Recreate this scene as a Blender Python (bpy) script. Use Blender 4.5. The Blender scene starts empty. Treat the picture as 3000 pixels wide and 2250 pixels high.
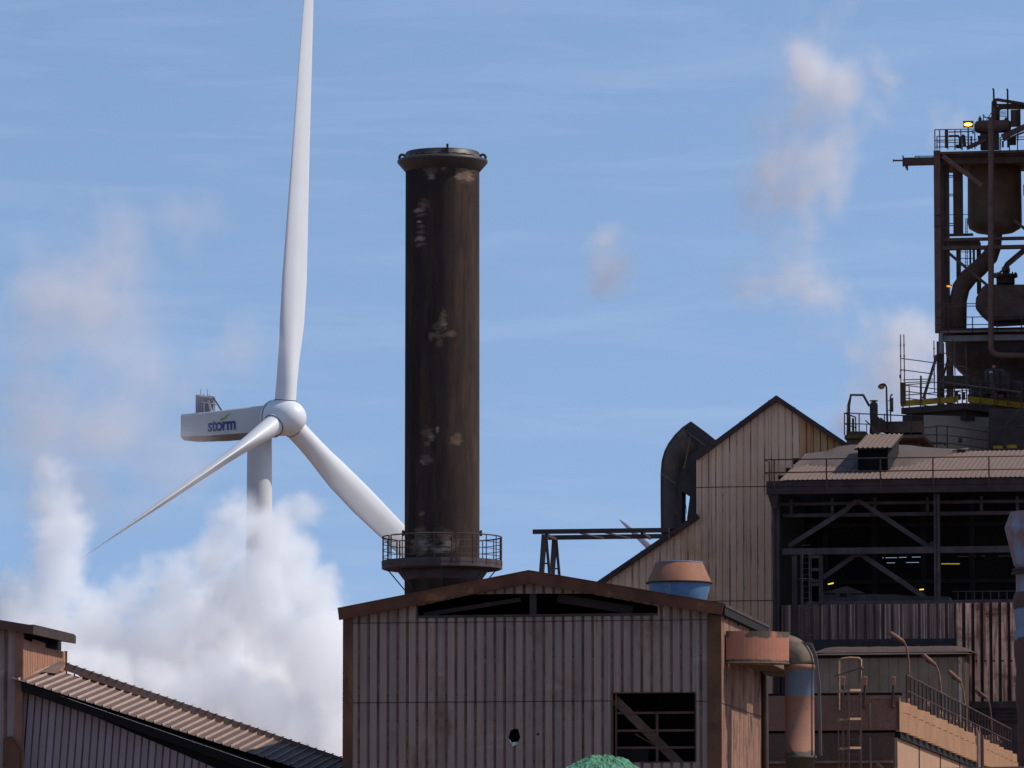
import bpy, math, random
from mathutils import Vector, Matrix
S = bpy.context.scene
# ---------------------------------------------------------------- camera, sky, sun, exposure
HF = math.radians(10.28); PITCH = math.radians(5.84); CZ = 5.0
cd = bpy.data.cameras.new('camera'); cam = bpy.data.objects.new('camera', cd); S.collection.objects.link(cam)
cd.sensor_width = 36; cd.lens = 18 / math.tan(HF / 2); cd.clip_end = 30000; cd.clip_start = 1
cam.location = (0, 0, CZ); cam.rotation_euler = (math.pi / 2 + PITCH, 0, 0); S.camera = cam
SUN = Vector((.672, -.03, .74)).normalized()
W = bpy.data.worlds.new('World'); S.world = W; W.use_nodes = True
nt = W.node_tree; bg = nt.nodes['Background']
sky = nt.nodes.new('ShaderNodeTexSky'); sky.sky_type = 'NISHITA'; sky.sun_disc = False
sky.sun_elevation = math.asin(SUN.z); sky.sun_rotation = math.atan2(SUN.x, SUN.y)
sky.dust_density = 0.5; sky.ozone_density = 1.3
tc = nt.nodes.new('ShaderNodeTexCoord')
va = nt.nodes.new('ShaderNodeVectorMath'); va.operation = 'ADD'; va.inputs[1].default_value = (0, 0, .25)
nt.links.new(tc.outputs['Generated'], va.inputs[0]); nt.links.new(va.outputs[0], sky.inputs[0])
mp = nt.nodes.new('ShaderNodeMapping'); mp.inputs['Scale'].default_value = (7, 7, 62); mp.inputs['Rotation'].default_value = (0, math.radians(-5), 0)
nz = nt.nodes.new('ShaderNodeTexNoise'); nz.inputs['Scale'].default_value = 2.2; nz.inputs['Detail'].default_value = 9; nz.inputs['Roughness'].default_value = .62; nz.inputs['Distortion'].default_value = .5
nt.links.new(tc.outputs['Generated'], mp.inputs[0]); nt.links.new(mp.outputs[0], nz.inputs['Vector'])
mr = nt.nodes.new('ShaderNodeMapRange'); mr.inputs[1].default_value = .46; mr.inputs[2].default_value = .78; mr.inputs[4].default_value = .085
nt.links.new(nz.outputs['Fac'], mr.inputs[0])
mx = nt.nodes.new('ShaderNodeMixRGB'); mx.inputs[2].default_value = (5.6, 6.2, 7.4, 1)
nt.links.new(mr.outputs[0], mx.inputs[0]); nt.links.new(sky.outputs[0], mx.inputs[1]); nt.links.new(mx.outputs[0], bg.inputs[0])
bg.inputs[1].default_value = .137
sl = bpy.data.lights.new('sun', 'SUN'); sl.energy = 3.0; sl.angle = math.radians(.5); sl.color = (1, .93, .83)
so = bpy.data.objects.new('sun', sl); S.collection.objects.link(so); so.rotation_euler = SUN.to_track_quat('Z', 'Y').to_euler()
so.location = (60, 0, 120)
S.view_settings.view_transform = 'Standard'; S.view_settings.look = 'None'; S.view_settings.gamma = 1
S.view_settings.exposure = 0.32
S.cycles.volume_bounces = 20; S.cycles.max_bounces = 22; S.cycles.diffuse_bounces = 4; S.cycles.transparent_max_bounces = 16

# ---------------------------------------------------------------- helpers
K = math.tan(HF / 2) / 1500
def ray(px, py):
    x = (px - 1500) * K; y = -(py - 1125) * K
    return Vector((x, math.cos(PITCH) - y * math.sin(PITCH), math.sin(PITCH) + y * math.cos(PITCH)))
def P(px, py, Y):
    r = ray(px, py); return Vector((0, 0, CZ)) + r * (Y / r.y)
YAW = math.radians(9.5)
class Fr:
    """a building's own frame: u along its front (to the right), v backwards, z up"""
    def __init__(s, px, Y, yaw=YAW):
        q = P(px, 1900, Y); s.O = Vector((q.x, q.y, 0))
        s.u = Vector((math.cos(yaw), -math.sin(yaw), 0)); s.v = Vector((math.sin(yaw), math.cos(yaw), 0))
        s.M = Matrix((( s.u.x, s.v.x, 0, s.O.x), (s.u.y, s.v.y, 0, s.O.y), (0, 0, 1, 0), (0, 0, 0, 1)))
        s.Mi = s.M.inverted()
    def L(s, px, py, v=0.0):
        c = Vector((0, 0, CZ)); r = ray(px, py)
        t = (v - (c - s.O).dot(s.v)) / r.dot(s.v)
        return s.Mi @ (c + r * t)
    def Lu(s, px, py, u=0.0):
        c = Vector((0, 0, CZ)); r = ray(px, py)
        t = (u - (c - s.O).dot(s.u)) / r.dot(s.u)
        return s.Mi @ (c + r * t)
    def S(s, px, py, v=0.0):
        q = s.L(px, py, v); return (q.x, q.z)
    def at(s, a, b=0, z=0): return s.M @ Vector((a, b, z))

class MB:
    def __init__(s): s.v = []; s.f = []; s.m = []; s.sm = []
    def add(s, vs, fs, mi=0, smooth=False):
        o = len(s.v); s.v += [tuple(x) for x in vs]
        for f in fs: s.f.append(tuple(i + o for i in f)); s.m.append(mi); s.sm.append(smooth)
        return s
    def box(s, a, b, mi=0):
        x0, y0, z0 = [min(a[i], b[i]) for i in range(3)]; x1, y1, z1 = [max(a[i], b[i]) for i in range(3)]
        return s.add([(x0,y0,z0),(x1,y0,z0),(x1,y1,z0),(x0,y1,z0),(x0,y0,z1),(x1,y0,z1),(x1,y1,z1),(x0,y1,z1)],
              [(0,3,2,1),(4,5,6,7),(0,1,5,4),(1,2,6,5),(2,3,7,6),(3,0,4,7)], mi)
    def beam(s, p, q, w, h=None, mi=0, up=(0, 0, 1)):
        """square bar from p to q"""
        p = Vector(p); q = Vector(q); h = h or w; d = (q - p).normalized(); up = Vector(up)
        if abs(d.dot(up)) > .95: up = Vector((0, 1, 0))
        a = d.cross(up).normalized() * (w / 2); b = a.cross(d).normalized() * (h / 2)
        vs = [p - a - b, p + a - b, p + a + b, p - a + b, q - a - b, q + a - b, q + a + b, q - a + b]
        return s.add(vs, [(0,1,2,3),(7,6,5,4),(0,4,5,1),(1,5,6,2),(2,6,7,3),(3,7,4,0)], mi)
    def ibeam(s, p, q, w, h, mi=0):
        """rolled I section: web and two flanges"""
        p = Vector(p); q = Vector(q); t = max(w, h) * .12
        d = (q - p).normalized(); up = Vector((0, 0, 1)) if abs(d.z) < .9 else Vector((1, 0, 0))
        a = d.cross(up).normalized(); b = a.cross(d).normalized()
        s.beam(p, q, t, h - 2 * t, mi, up)
        for k in (-1, 1): s.beam(p + b * k * (h / 2 - t / 2), q + b * k * (h / 2 - t / 2), w, t, mi, up)
        return s
    def tube(s, pts, r, n=10, mi=0, cap=True):
        """pipe along a path; r a number or one per point"""
        pts = [Vector(p) for p in pts]; R = r if isinstance(r, (list, tuple)) else [r] * len(pts)
        vs = []; prev = None
        for i, p in enumerate(pts):
            if i == 0: d = pts[1] - p
            elif i == len(pts) - 1: d = p - pts[-2]
            else: d = (pts[i + 1] - p).normalized() + (p - pts[i - 1]).normalized()
            d.normalize()
            if prev is None:
                ref = Vector((0, 0, 1)) if abs(d.z) < .9 else Vector((0, 1, 0)); a = d.cross(ref).normalized()
            else: a = (prev - d * prev.dot(d)).normalized()
            prev = a; b = d.cross(a)
            vs += [p + (a * math.cos(2 * math.pi * k / n) + b * math.sin(2 * math.pi * k / n)) * R[i] for k in range(n)]
        fs = [(i * n + k, i * n + (k + 1) % n, (i + 1) * n + (k + 1) % n, (i + 1) * n + k) for i in range(len(pts) - 1) for k in range(n)]
        s.add(vs, fs, mi, n > 6)
        if cap:
            o = len(s.v) - len(vs); m = len(pts) - 1
            s.f.append(tuple(o + k for k in reversed(range(n)))); s.m.append(mi); s.sm.append(False)
            s.f.append(tuple(o + m * n + k for k in range(n))); s.m.append(mi); s.sm.append(False)
        return s
    def lathe(s, prof, c=(0, 0, 0), n=48, mi=0, axis=None, smooth=True):
        """prof: (radius, height) pairs round an axis through c"""
        c = Vector(c); ax = Vector(axis).normalized() if axis is not None else Vector((0, 0, 1))
        ref = Vector((1, 0, 0)) if abs(ax.x) < .9 else Vector((0, 1, 0))
        a = ax.cross(ref).normalized(); b = ax.cross(a)
        vs = [c + ax * h + (a * math.cos(2 * math.pi * k / n) + b * math.sin(2 * math.pi * k / n)) * max(r, 1e-4) for r, h in prof for k in range(n)]
        fs = [(i * n + k, i * n + (k + 1) % n, (i + 1) * n + (k + 1) % n, (i + 1) * n + k) for i in range(len(prof) - 1) for k in range(n)]
        return s.add(vs, fs, mi, smooth)
    def prism(s, poly, a, b, mi=0):
        """poly in (x,z), extruded from y=a to y=b"""
        n = len(poly); vs = [(x, a, z) for x, z in poly] + [(x, b, z) for x, z in poly]
        s.add(vs, [tuple(range(n)), tuple(reversed(range(n, 2 * n)))] + [(i, i + n, (i + 1) % n + n, (i + 1) % n) for i in range(n)], mi)
        return s
    def sheet(s, top, bot, prof, period, openings=(), phase=0.0, mats=(0, 1), y=0.0):
        """profiled sheeting in the plane (x,z), outwards = -y. top/bot: polylines (x,z). prof: (fraction, recess, material)"""
        def ev(pl, x, side):
            for i in range(len(pl) - 1):
                x0, z0 = pl[i]; x1, z1 = pl[i + 1]
                if x1 - x0 < 1e-9: continue
                if (x0 <= x < x1 and side > 0) or (x0 < x <= x1 and side < 0): return z0 + (z1 - z0) * (x - x0) / (x1 - x0)
            return pl[0][1] if x <= pl[0][0] else pl[-1][1]
        x0 = top[0][0]; x1 = top[-1][0]
        bp = {round(x0, 6), round(x1, 6)}
        for pl in [top, bot] + [q for o in openings for q in o]:
            for x, z in pl:
                if x0 < x < x1: bp.add(round(x, 6))
        k0 = int(math.floor((x0 - phase) / period)) - 1; k1 = int((x1 - phase) / period) + 2
        nodes = []
        for k in range(k0, k1):
            for fr_, dd, mi in prof: nodes.append((phase + (k + fr_) * period, dd, mi))
        for x, dd, mi in nodes:
            if x0 < x < x1: bp.add(round(x, 6))
        bp = sorted(bp)
        def depth(x):
            for i in range(len(nodes) - 1):
                if nodes[i][0] <= x < nodes[i + 1][0]:
                    a, b = nodes[i], nodes[i + 1]; t = (x - a[0]) / max(b[0] - a[0], 1e-9)
                    return a[1] + (b[1] - a[1]) * t, a[2]
            return 0, 0
        for xa, xb in zip(bp, bp[1:]):
            if xb - xa < 1e-5: continue
            xm = (xa + xb) / 2; da = depth(xa + 1e-7)[0]; db, _ = depth(xb - 1e-7); mi = depth(xm)[1]
            cuts = sorted([o for o in openings if o[0][0][0] < xm < o[0][-1][0]], key=lambda o: ev(o[0], xm, 1))
            lo = (ev(bot, xa, 1), ev(bot, xb, -1))
            for o in cuts:
                hi = (ev(o[0], xa, 1), ev(o[0], xb, -1))
                if hi[0] > lo[0] + 1e-4 or hi[1] > lo[1] + 1e-4:
                    s.add([(xa, y + da, lo[0]), (xb, y + db, lo[1]), (xb, y + db, max(hi[1], lo[1])), (xa, y + da, max(hi[0], lo[0]))], [(0, 1, 2, 3)], mats[mi])
                lo = (ev(o[1], xa, 1), ev(o[1], xb, -1))
            hi = (ev(top, xa, 1), ev(top, xb, -1))
            if hi[0] > lo[0] + 1e-4 or hi[1] > lo[1] + 1e-4:
                s.add([(xa, y + da, lo[0]), (xb, y + db, lo[1]), (xb, y + db, max(hi[1], lo[1])), (xa, y + da, max(hi[0], lo[0]))], [(0, 1, 2, 3)], mats[mi])
        return s

col = S.collection
def obj(name, mb, mats, parent=None, M=None, bevel=0):
    me = bpy.data.meshes.new(name); me.from_pydata(mb.v, [], mb.f); me.validate()
    for m in (mats if isinstance(mats, (list, tuple)) else [mats]): me.materials.append(m)
    if len(me.polygons) == len(mb.f):
        me.polygons.foreach_set('material_index', mb.m); me.polygons.foreach_set('use_smooth', mb.sm)
    me.update()
    o = bpy.data.objects.new(name, me); col.objects.link(o)
    if parent is not None:
        o.parent = parent
        inv = Matrix.Identity(4); p = parent; chain = []
        o.matrix_parent_inverse = WM[parent.name].inverted()
    if M is not None: o.matrix_basis = M
    WM[o.name] = (M.copy() if M is not None else Matrix.Identity(4))
    if bevel:
        b = o.modifiers.new('bevel', 'BEVEL'); b.width = bevel; b.segments = 2; b.limit_method = 'ANGLE'
    return o
WM = {}
def obj_split(name, mb, mats, parent=None, M=None):
    """one part object for each separate piece of the mesh"""
    par = list(range(len(mb.v)))
    def find(i):
        while par[i] != i: par[i] = par[par[i]]; i = par[i]
        return i
    for f in mb.f:
        for i in f[1:]: par[find(i)] = find(f[0])
    groups = {}
    for k, f in enumerate(mb.f): groups.setdefault(find(f[0]), []).append(k)
    for fs in groups.values():
        m2 = MB(); used = {}
        for k in fs:
            for i in mb.f[k]:
                if i not in used: used[i] = len(m2.v); m2.v.append(mb.v[i])
            m2.f.append(tuple(used[i] for i in mb.f[k])); m2.m.append(mb.m[k]); m2.sm.append(mb.sm[k])
        obj(name, m2, mats, parent, M)
def tag(o, label=None, cat=None, group=None, kind=None):
    if label: o['label'] = label
    if cat: o['category'] = cat
    if group: o['group'] = group
    if kind: o['kind'] = kind
    return o
def thing(name, loc, label, cat, group=None):
    o = bpy.data.objects.new(name, None); col.objects.link(o); o.location = loc; o.empty_display_size = .5
    WM[o.name] = Matrix.Translation(Vector(loc))
    return tag(o, label, cat, group)
def tree_copy(o, delta, label=None, parent=None):
    """a copy of a thing with its parts, moved by delta"""
    c = o.copy(); col.objects.link(c)
    if parent is None: c.location = o.location + Vector(delta); c['label'] = label or o['label']
    else: c.parent = parent; c.matrix_parent_inverse = o.matrix_parent_inverse.copy()
    for ch in list(o.children): tree_copy(ch, (0, 0, 0), None, c)
    return c

# ---------------------------------------------------------------- materials
def warm(c):
    return tuple(min(.88, x * k) for x, k in zip(c, (1.10, .92, .80))) if c[2] < c[0] * 1.3 else c
def mat(name, base, rough=.8, var=.25, vs=1.2, layers=(), streak=None, panel=None, bump=0, metal=0, emit=None, spec=.3, fine=None):
    if not emit and not any(w in name for w in ('turbine', 'tower_white', 'nacelle', 'logo', 'blue', 'blade', 'cover', 'bare_metal')):
        base = warm(base); layers = [(warm(l[0]),) + tuple(l[1:]) for l in layers]
        if streak: streak = (warm(streak[0]),) + tuple(streak[1:])
        if panel: panel = (panel[0], warm(panel[1]), panel[2])
    m = bpy.data.materials.new(name); m.use_nodes = True; t = m.node_tree; N = t.nodes; Lk = t.links
    b = N['Principled BSDF']; b.inputs['Roughness'].default_value = rough; b.inputs['Metallic'].default_value = metal
    b.inputs['Specular IOR Level'].default_value = spec
    if emit:
        b.inputs['Base Color'].default_value = (*base, 1); b.inputs['Emission Color'].default_value = (*emit[0], 1); b.inputs['Emission Strength'].default_value = emit[1]
        return m
    tcn = N.new('ShaderNodeTexCoord').outputs['Object']
    def noise(sc, detail=5, rough_=.6, loc=(0, 0, 0)):
        mpn = N.new('ShaderNodeMapping'); mpn.inputs['Scale'].default_value = sc if isinstance(sc, tuple) else (sc, sc, sc)
        mpn.inputs['Location'].default_value = loc
        n = N.new('ShaderNodeTexNoise'); n.inputs['Scale'].default_value = 1; n.inputs['Detail'].default_value = detail; n.inputs['Roughness'].default_value = rough_
        Lk.new(tcn, mpn.inputs[0]); Lk.new(mpn.outputs[0], n.inputs['Vector']); return n.outputs['Fac']
    def rng(x, lo, hi, a=0., c=1.):
        n = N.new('ShaderNodeMapRange'); Lk.new(x, n.inputs[0]); n.inputs[1].default_value = lo; n.inputs[2].default_value = hi
        n.inputs[3].default_value = a; n.inputs[4].default_value = c; return n.outputs[0]
    def mixc(f, c1, c2, mode='MIX'):
        n = N.new('ShaderNodeMixRGB'); n.blend_type = mode
        for i, v in enumerate((f, c1, c2)):
            if hasattr(v, 'links'): Lk.new(v, n.inputs[i])
            elif i == 0: n.inputs[0].default_value = v
            else: n.inputs[i].default_value = (*v, 1)
        return n.outputs[0]
    def scl(c, k): return tuple(min(1, x * k) for x in c)
    c = mixc(rng(noise(vs), .3, .7), scl(base, 1 - var), scl(base, 1 + var))
    if panel:      # per-panel shade: (period, second colour, amount)
        sx = N.new('ShaderNodeSeparateXYZ'); Lk.new(tcn, sx.inputs[0])
        d = N.new('ShaderNodeMath'); d.operation = 'DIVIDE'; Lk.new(sx.outputs[0], d.inputs[0]); d.inputs[1].default_value = panel[0]
        f = N.new('ShaderNodeMath'); f.operation = 'FLOOR'; Lk.new(d.outputs[0], f.inputs[0])
        w = N.new('ShaderNodeTexWhiteNoise'); w.noise_dimensions = '1D'; Lk.new(f.outputs[0], w.inputs['W'])
        k = N.new('ShaderNodeMath'); k.operation = 'MULTIPLY'; Lk.new(w.outputs['Value'], k.inputs[0]); k.inputs[1].default_value = panel[2]
        c = mixc(k.outputs[0], c, panel[1])
    if streak:     # vertical weather streaks: (colour, xscale, zscale, lo, hi)
        c = mixc(rng(noise((streak[1], streak[1], streak[2]), 4, .7, (7, 3, 1)), streak[3], streak[4]), c, streak[0])
    for i, (lc, sc, lo, hi, *z) in enumerate(layers):
        f = rng(noise(sc, 7, .65, (i * 13.7 + 5, i * 3.1, i * 7.9)), lo, hi)
        if z:      # only between two heights
            sx = N.new('ShaderNodeSeparateXYZ'); Lk.new(tcn, sx.inputs[0])
            wob = N.new('ShaderNodeMath'); wob.operation = 'MULTIPLY_ADD'; Lk.new(noise(2.5), wob.inputs[0]); wob.inputs[1].default_value = z[2] if len(z) > 2 else .3; Lk.new(sx.outputs[2], wob.inputs[2])
            g1 = rng(wob.outputs[0], z[0] - .03, z[0] + .03); g2 = rng(wob.outputs[0], z[1] - .03, z[1] + .03, 1., 0.)
            a = N.new('ShaderNodeMath'); a.operation = 'MULTIPLY'; Lk.new(g1, a.inputs[0]); Lk.new(g2, a.inputs[1])
            e = N.new('ShaderNodeMath'); e.operation = 'MULTIPLY'; Lk.new(a.outputs[0], e.inputs[0]); Lk.new(f, e.inputs[1]); f = e.outputs[0]
        c = mixc(f, c, lc)
    if fine: c = mixc(rng(noise(fine[0], 3, .7, (2, 9, 4)), .35, .65), c, scl(base, fine[1]), 'MIX')
    Lk.new(c, b.inputs['Base Color'])
    if bump:
        bn = N.new('ShaderNodeBump'); bn.inputs['Strength'].default_value = bump; bn.inputs['Distance'].default_value = .05
        Lk.new(noise(9, 5), bn.inputs['Height']); Lk.new(bn.outputs[0], b.inputs['Normal'])
    return m
RUST = (.15, .062, .032); ORUST = (.30, .13, .05); SOOT = (.018, .016, .018)
M_pan = mat('sheet_grey', (0.201, 0.175, 0.172), .75, .14, .8, panel=(.35, (.275, .215, .20), .9), streak=((.36, .31, .28), 26, .16, .55, .68),
            layers=[((.17, .10, .075), (3, 3, .5), .58, .74), ((.14, .095, .08), (.5, .5, .25), .54, .68), ((.30, .27, .26), (.35, .35, .9), .60, .72)])
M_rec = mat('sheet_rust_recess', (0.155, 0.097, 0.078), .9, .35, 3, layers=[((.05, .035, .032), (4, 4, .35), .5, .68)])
M_fascia = mat('rusty_fascia', (.105, .047, .030), .85, .35, .9, layers=[((.26, .125, .05), (.8, .8, .8), .60, .70), ((.05, .026, .02), 1.8, .62, .75)], bump=.3)
M_trim = mat('rusty_trim', (.115, .058, .036), .85, .4, .7, layers=[((.20, .11, .045), (1.2, 1.2, .5), .55, .7)])
M_seam = mat('seam_dirt', (.035, .028, .028), .9)
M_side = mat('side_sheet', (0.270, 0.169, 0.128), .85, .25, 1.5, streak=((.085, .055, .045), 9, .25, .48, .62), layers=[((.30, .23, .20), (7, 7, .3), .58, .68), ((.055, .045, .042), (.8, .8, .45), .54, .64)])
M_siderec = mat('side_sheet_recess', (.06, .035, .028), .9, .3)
M_dark = mat('dark_steel', (0.048, 0.038, 0.038), .8, .35, 1.5, layers=[((.055, .038, .034), 1.7, .55, .7)])
M_dim = mat('dusty_steel', (0.067, 0.057, 0.064), .85, .3, 1.5)
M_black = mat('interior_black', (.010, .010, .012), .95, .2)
M_roof = mat('dusty_roof', (0.162, 0.132, 0.124), .9, .15, 2.5, layers=[((.17, .12, .11), (2, 2, 2), .58, .72)], fine=(14, .8))
M_roofg = mat('gallery_roof', (0.097, 0.074, 0.075), .7, .15, 1.2, layers=[((.42, .38, .30), 2.6, .72, .76)])
M_roofr = mat('gallery_rib', (0.407, 0.343, 0.309), .7, .15, 1.2)
M_flash = mat('ridge_flashing', (0.111, 0.078, 0.072), .8, .15)
M_dust2 = mat('dark_dust', (.085, .068, .068), 1, .2, 1.5, fine=(10, .8), bump=.4)
M_soot = mat('sooty_stack', (.040, .034, .034), 1.0, .3, .35, streak=((.066, .050, .043), 1.2, .05, .42, .66),
             layers=[((.075, .048, .034), (.5, .5, .10), .50, .70), ((.020, .018, .020), (.6, .6, .08), .50, .64), ((.09, .055, .035), (2.2, 2.2, .25), .62, .74)], spec=.15, fine=((3, 3, .5), .75))
M_white = mat('turbine_white', (.66, .67, .68), .45, .03, .3, spec=.5)
M_nac = mat('nacelle_grey', (.50, .51, .50), .55, .05, .4)
M_blue = mat('logo_blue', (.025, .05, .20), .5, .02)
M_green = mat('logo_green', (.26, .36, .03), .5, .02)
M_beige = mat('beige_sheet', (0.654, 0.494, 0.372), .75, .12, .6, panel=(.39, (.48, .35, .27), .6), streak=((.27, .19, .145), 12, .16, .52, .74),
              layers=[((.44, .235, .10), (.14, .14, .22), .55, .72)])
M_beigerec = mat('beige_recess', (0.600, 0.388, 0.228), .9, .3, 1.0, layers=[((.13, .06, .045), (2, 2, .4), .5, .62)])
M_yellow = mat('yellow_paint', (.30, .205, .012), .7, .3, 2, layers=[((.10, .06, .03), 3.5, .56, .68)])
M_yrail = mat('yellowed_rail', (.075, .055, .032), .8, .4, 3, layers=[((.08, .05, .035), 4, .5, .6)])
M_conc = mat('grey_concrete', (.25, .235, .21), .95, .12, 1.5, fine=(8, .85), layers=[((.09, .075, .07), (.6, .6, .3), .58, .75)])
M_pale = mat('pale_steel', (.20, .20, .22), .8, .2, .8, layers=[((.07, .05, .045), (1.5, 1.5, .5), .58, .7)])
M_furn = mat('furnace_brown', (0.104, 0.072, 0.060), .85, .35, 1.2, layers=[((.11, .062, .042), (.9, .9, .5), .52, .70)])
M_ppipe = mat('rusty_brown_pipe', (0.143, 0.087, 0.072), .85, .25, 1.5)
M_green_wall = mat('olive_sheet', (0.218, 0.179, 0.133), .9, .2, .8, streak=((.125, .12, .085), 9, .14, .62, .75))
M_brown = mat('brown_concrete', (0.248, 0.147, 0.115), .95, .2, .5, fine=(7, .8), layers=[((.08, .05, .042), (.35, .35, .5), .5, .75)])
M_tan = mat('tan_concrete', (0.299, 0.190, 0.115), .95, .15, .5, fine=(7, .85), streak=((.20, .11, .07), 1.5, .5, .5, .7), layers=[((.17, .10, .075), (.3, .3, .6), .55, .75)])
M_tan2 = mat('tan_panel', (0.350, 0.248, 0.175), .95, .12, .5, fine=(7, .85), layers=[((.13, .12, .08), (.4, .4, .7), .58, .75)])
M_streak = mat('streaked_sheet', (0.107, 0.074, 0.066), .85, .2, .8, streak=((.42, .33, .29), 13, .06, .55, .60), layers=[((.10, .055, .045), (2, 2, .5), .55, .7)])
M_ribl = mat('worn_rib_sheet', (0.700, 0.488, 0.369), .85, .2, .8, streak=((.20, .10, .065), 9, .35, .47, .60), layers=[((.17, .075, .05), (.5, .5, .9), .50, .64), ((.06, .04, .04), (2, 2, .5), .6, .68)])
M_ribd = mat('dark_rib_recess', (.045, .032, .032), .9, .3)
M_dust = mat('grey_dust', (0.100, 0.088, 0.090), 1, .15, 1.5, fine=(12, .85), bump=.4)
M_lampr = mat('rusty_lamp_steel', (.17, .095, .065), .8, .3, 3)
M_duct_ = mat('rust_red_duct', (.34, .165, .115), .8, .12, 1.2, layers=[((.17, .09, .065), 3, .62, .75)])
M_ductdirt = mat('dirty_duct_edge', (0.102, 0.090, 0.072), .9, .35, 3)
M_green_pile = mat('green_crust', (.10, .26, .155), .95, .3, 3.5, layers=[((.035, .10, .07), 5, .52, .64), ((.20, .33, .16), 9, .58, .68), ((.35, .12, .03), 2.1, .70, .73)], bump=1)
M_wall = mat('pale_parapet', (.24, .20, .21), .95, .15, .6, fine=(6, .85))
M_ground = mat('ground_dust', (.19, .14, .11), 1, .25, .05, layers=[((.08, .07, .065), .12, .5, .65)])
M_amber = mat('amber_glow', (.9, .6, .1), emit=((1, .52, .03), 3.2))
M_hot = mat('lamp_core', (1, .9, .3), emit=((1, .80, .15), 7))
M_orange = mat('orange_glow', (.9, .3, .02), emit=((1, .28, .01), 1.3))
M_tubel = mat('yellow_tube_light', (.9, .8, .1), emit=((1, .75, .05), .9))
M_lens = mat('yellow_lens', (.42, .31, .03), .3, .1, 3)

# ---------------------------------------------------------------- ground
g = MB()
g.add([(-2500, -300, 0), (2500, -300, 0), (2500, 6000, 0), (-2500, 6000, 0)], [(0, 1, 2, 3)])
tag(obj('ground', g, M_ground), 'dusty brown works ground', kind='structure')

# profiles: (fraction, recess, material slot)
PR = [(0, 0, 0), (.64, 0, 0), (.69, .040, 1), (.94, .040, 0), (.99, 0, 0)]
PRS = [(0, 0, 0), (.55, 0, 1), (.65, .035, 1), (.9, .035, 0)]
PROOF = [(0, 0, 0), (.70, 0, 0), (.78, -.05, 0), (.92, -.05, 0)]

# ================================================================ front shed
F = Fr(2112, 200); p = F.S
sh = thing('gabled_shed', F.at(-6.5, 6), 'grey ribbed metal shed with rust-brown gable fascia, window opening and ragged hole', 'shed')
top = [p(1008, 1802), p(1550, 1690), p(2112, 1798)]
zb = 0.0
vent_lo = [p(1223, 1811), p(1927, 1803)]
vent_hi = [p(1223, 1776), p(1387, 1741), p(1550, 1739), p(1725, 1739), p(1927, 1776)]
win_lo = [p(1791, 2234), p(2038, 2234)]; win_hi = [p(1791, 2028), p(2038, 2028)]
hole_lo = [p(1490, 2160), p(1495, 2176), p(1507, 2181), p(1519, 2172), p(1524, 2160)]
hole_hi = [p(1490, 2158), p(1496, 2140), p(1507, 2135), p(1518, 2136), p(1524, 2158)]
h2_lo = [p(1572, 2152), p(1576, 2155), p(1580, 2152)]; h2_hi = [p(1572, 2150), p(1576, 2147), p(1580, 2150)]
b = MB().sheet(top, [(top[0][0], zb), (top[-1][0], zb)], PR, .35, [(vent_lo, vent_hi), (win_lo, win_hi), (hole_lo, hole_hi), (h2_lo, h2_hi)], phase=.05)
for y_ in (1826, 2059):
    a = p(1034, y_)[1]; b.box((p(1034, y_)[0], -.012, a - .012), ((p(1790 if y_ == 2059 else 2072, y_)[0]), .03, a + .012), 2)
b.box((p(2039, 2059)[0], -.012, p(1500, 2059)[1] - .012), (p(2072, 2059)[0], .03, p(1500, 2059)[1] + .012), 2)
# screw heads along the rails, as small dark studs in the recesses
rnd = random.Random(4)
for k in range(-38, 0):
    x = .05 + k * .35 - .06
    for y_ in (1712, 1925, 2035, 2110, 2230):
        z = F.S(1500, y_)[1]
        if y_ == 1712 or (rnd.random() < .25): continue
        if (win_lo[0][0] - .1 < x < win_lo[1][0] + .1 and z < win_hi[0][1]): continue
        b.box((x - .02, .038, z - .025), (x + .02, .06, z + .025), 2)
obj('gable_wall', b, [M_pan, M_rec, M_seam], sh, F.M)
b = MB(); b.box((p(1007, 1800)[0] - .02, -.05, 0), (p(1034, 1800)[0], .12, p(1007, 1800)[1])); obj('corner_trim', b, M_trim, sh, F.M)
b = MB(); b.box((p(2072, 1800)[0], -.05, 0), (.02, .12, p(2100, 1800)[1])); obj('corner_trim', b, M_trim, sh, F.M)
# fascia (verge boards) 0.35 m in front of the wall
q = lambda x, y: F.S(x, y, -.35)
for side in (0, 1):
    b = MB()
    poly = [q(989, 1782), q(1549, 1671), q(1551, 1707), q(993, 1815)] if side == 0 else [q(1549.5, 1671), q(2121, 1768), q(2114, 1800), q(1551.5, 1707)]
    b.prism(list(reversed(poly)), -.35, -.29)
    e0, e1 = (poly[3], poly[2]) if side == 0 else (poly[3], poly[2])
    b.beam((e0[0], -.30, e0[1]), (e1[0], -.30, e1[1]), .14, .03)
    b.beam((poly[0][0], -.3, poly[0][1] + .0), (poly[1][0], -.3, poly[1][1]), .14, .03)
    obj('fascia', b, M_fascia, sh, F.M)
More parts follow.
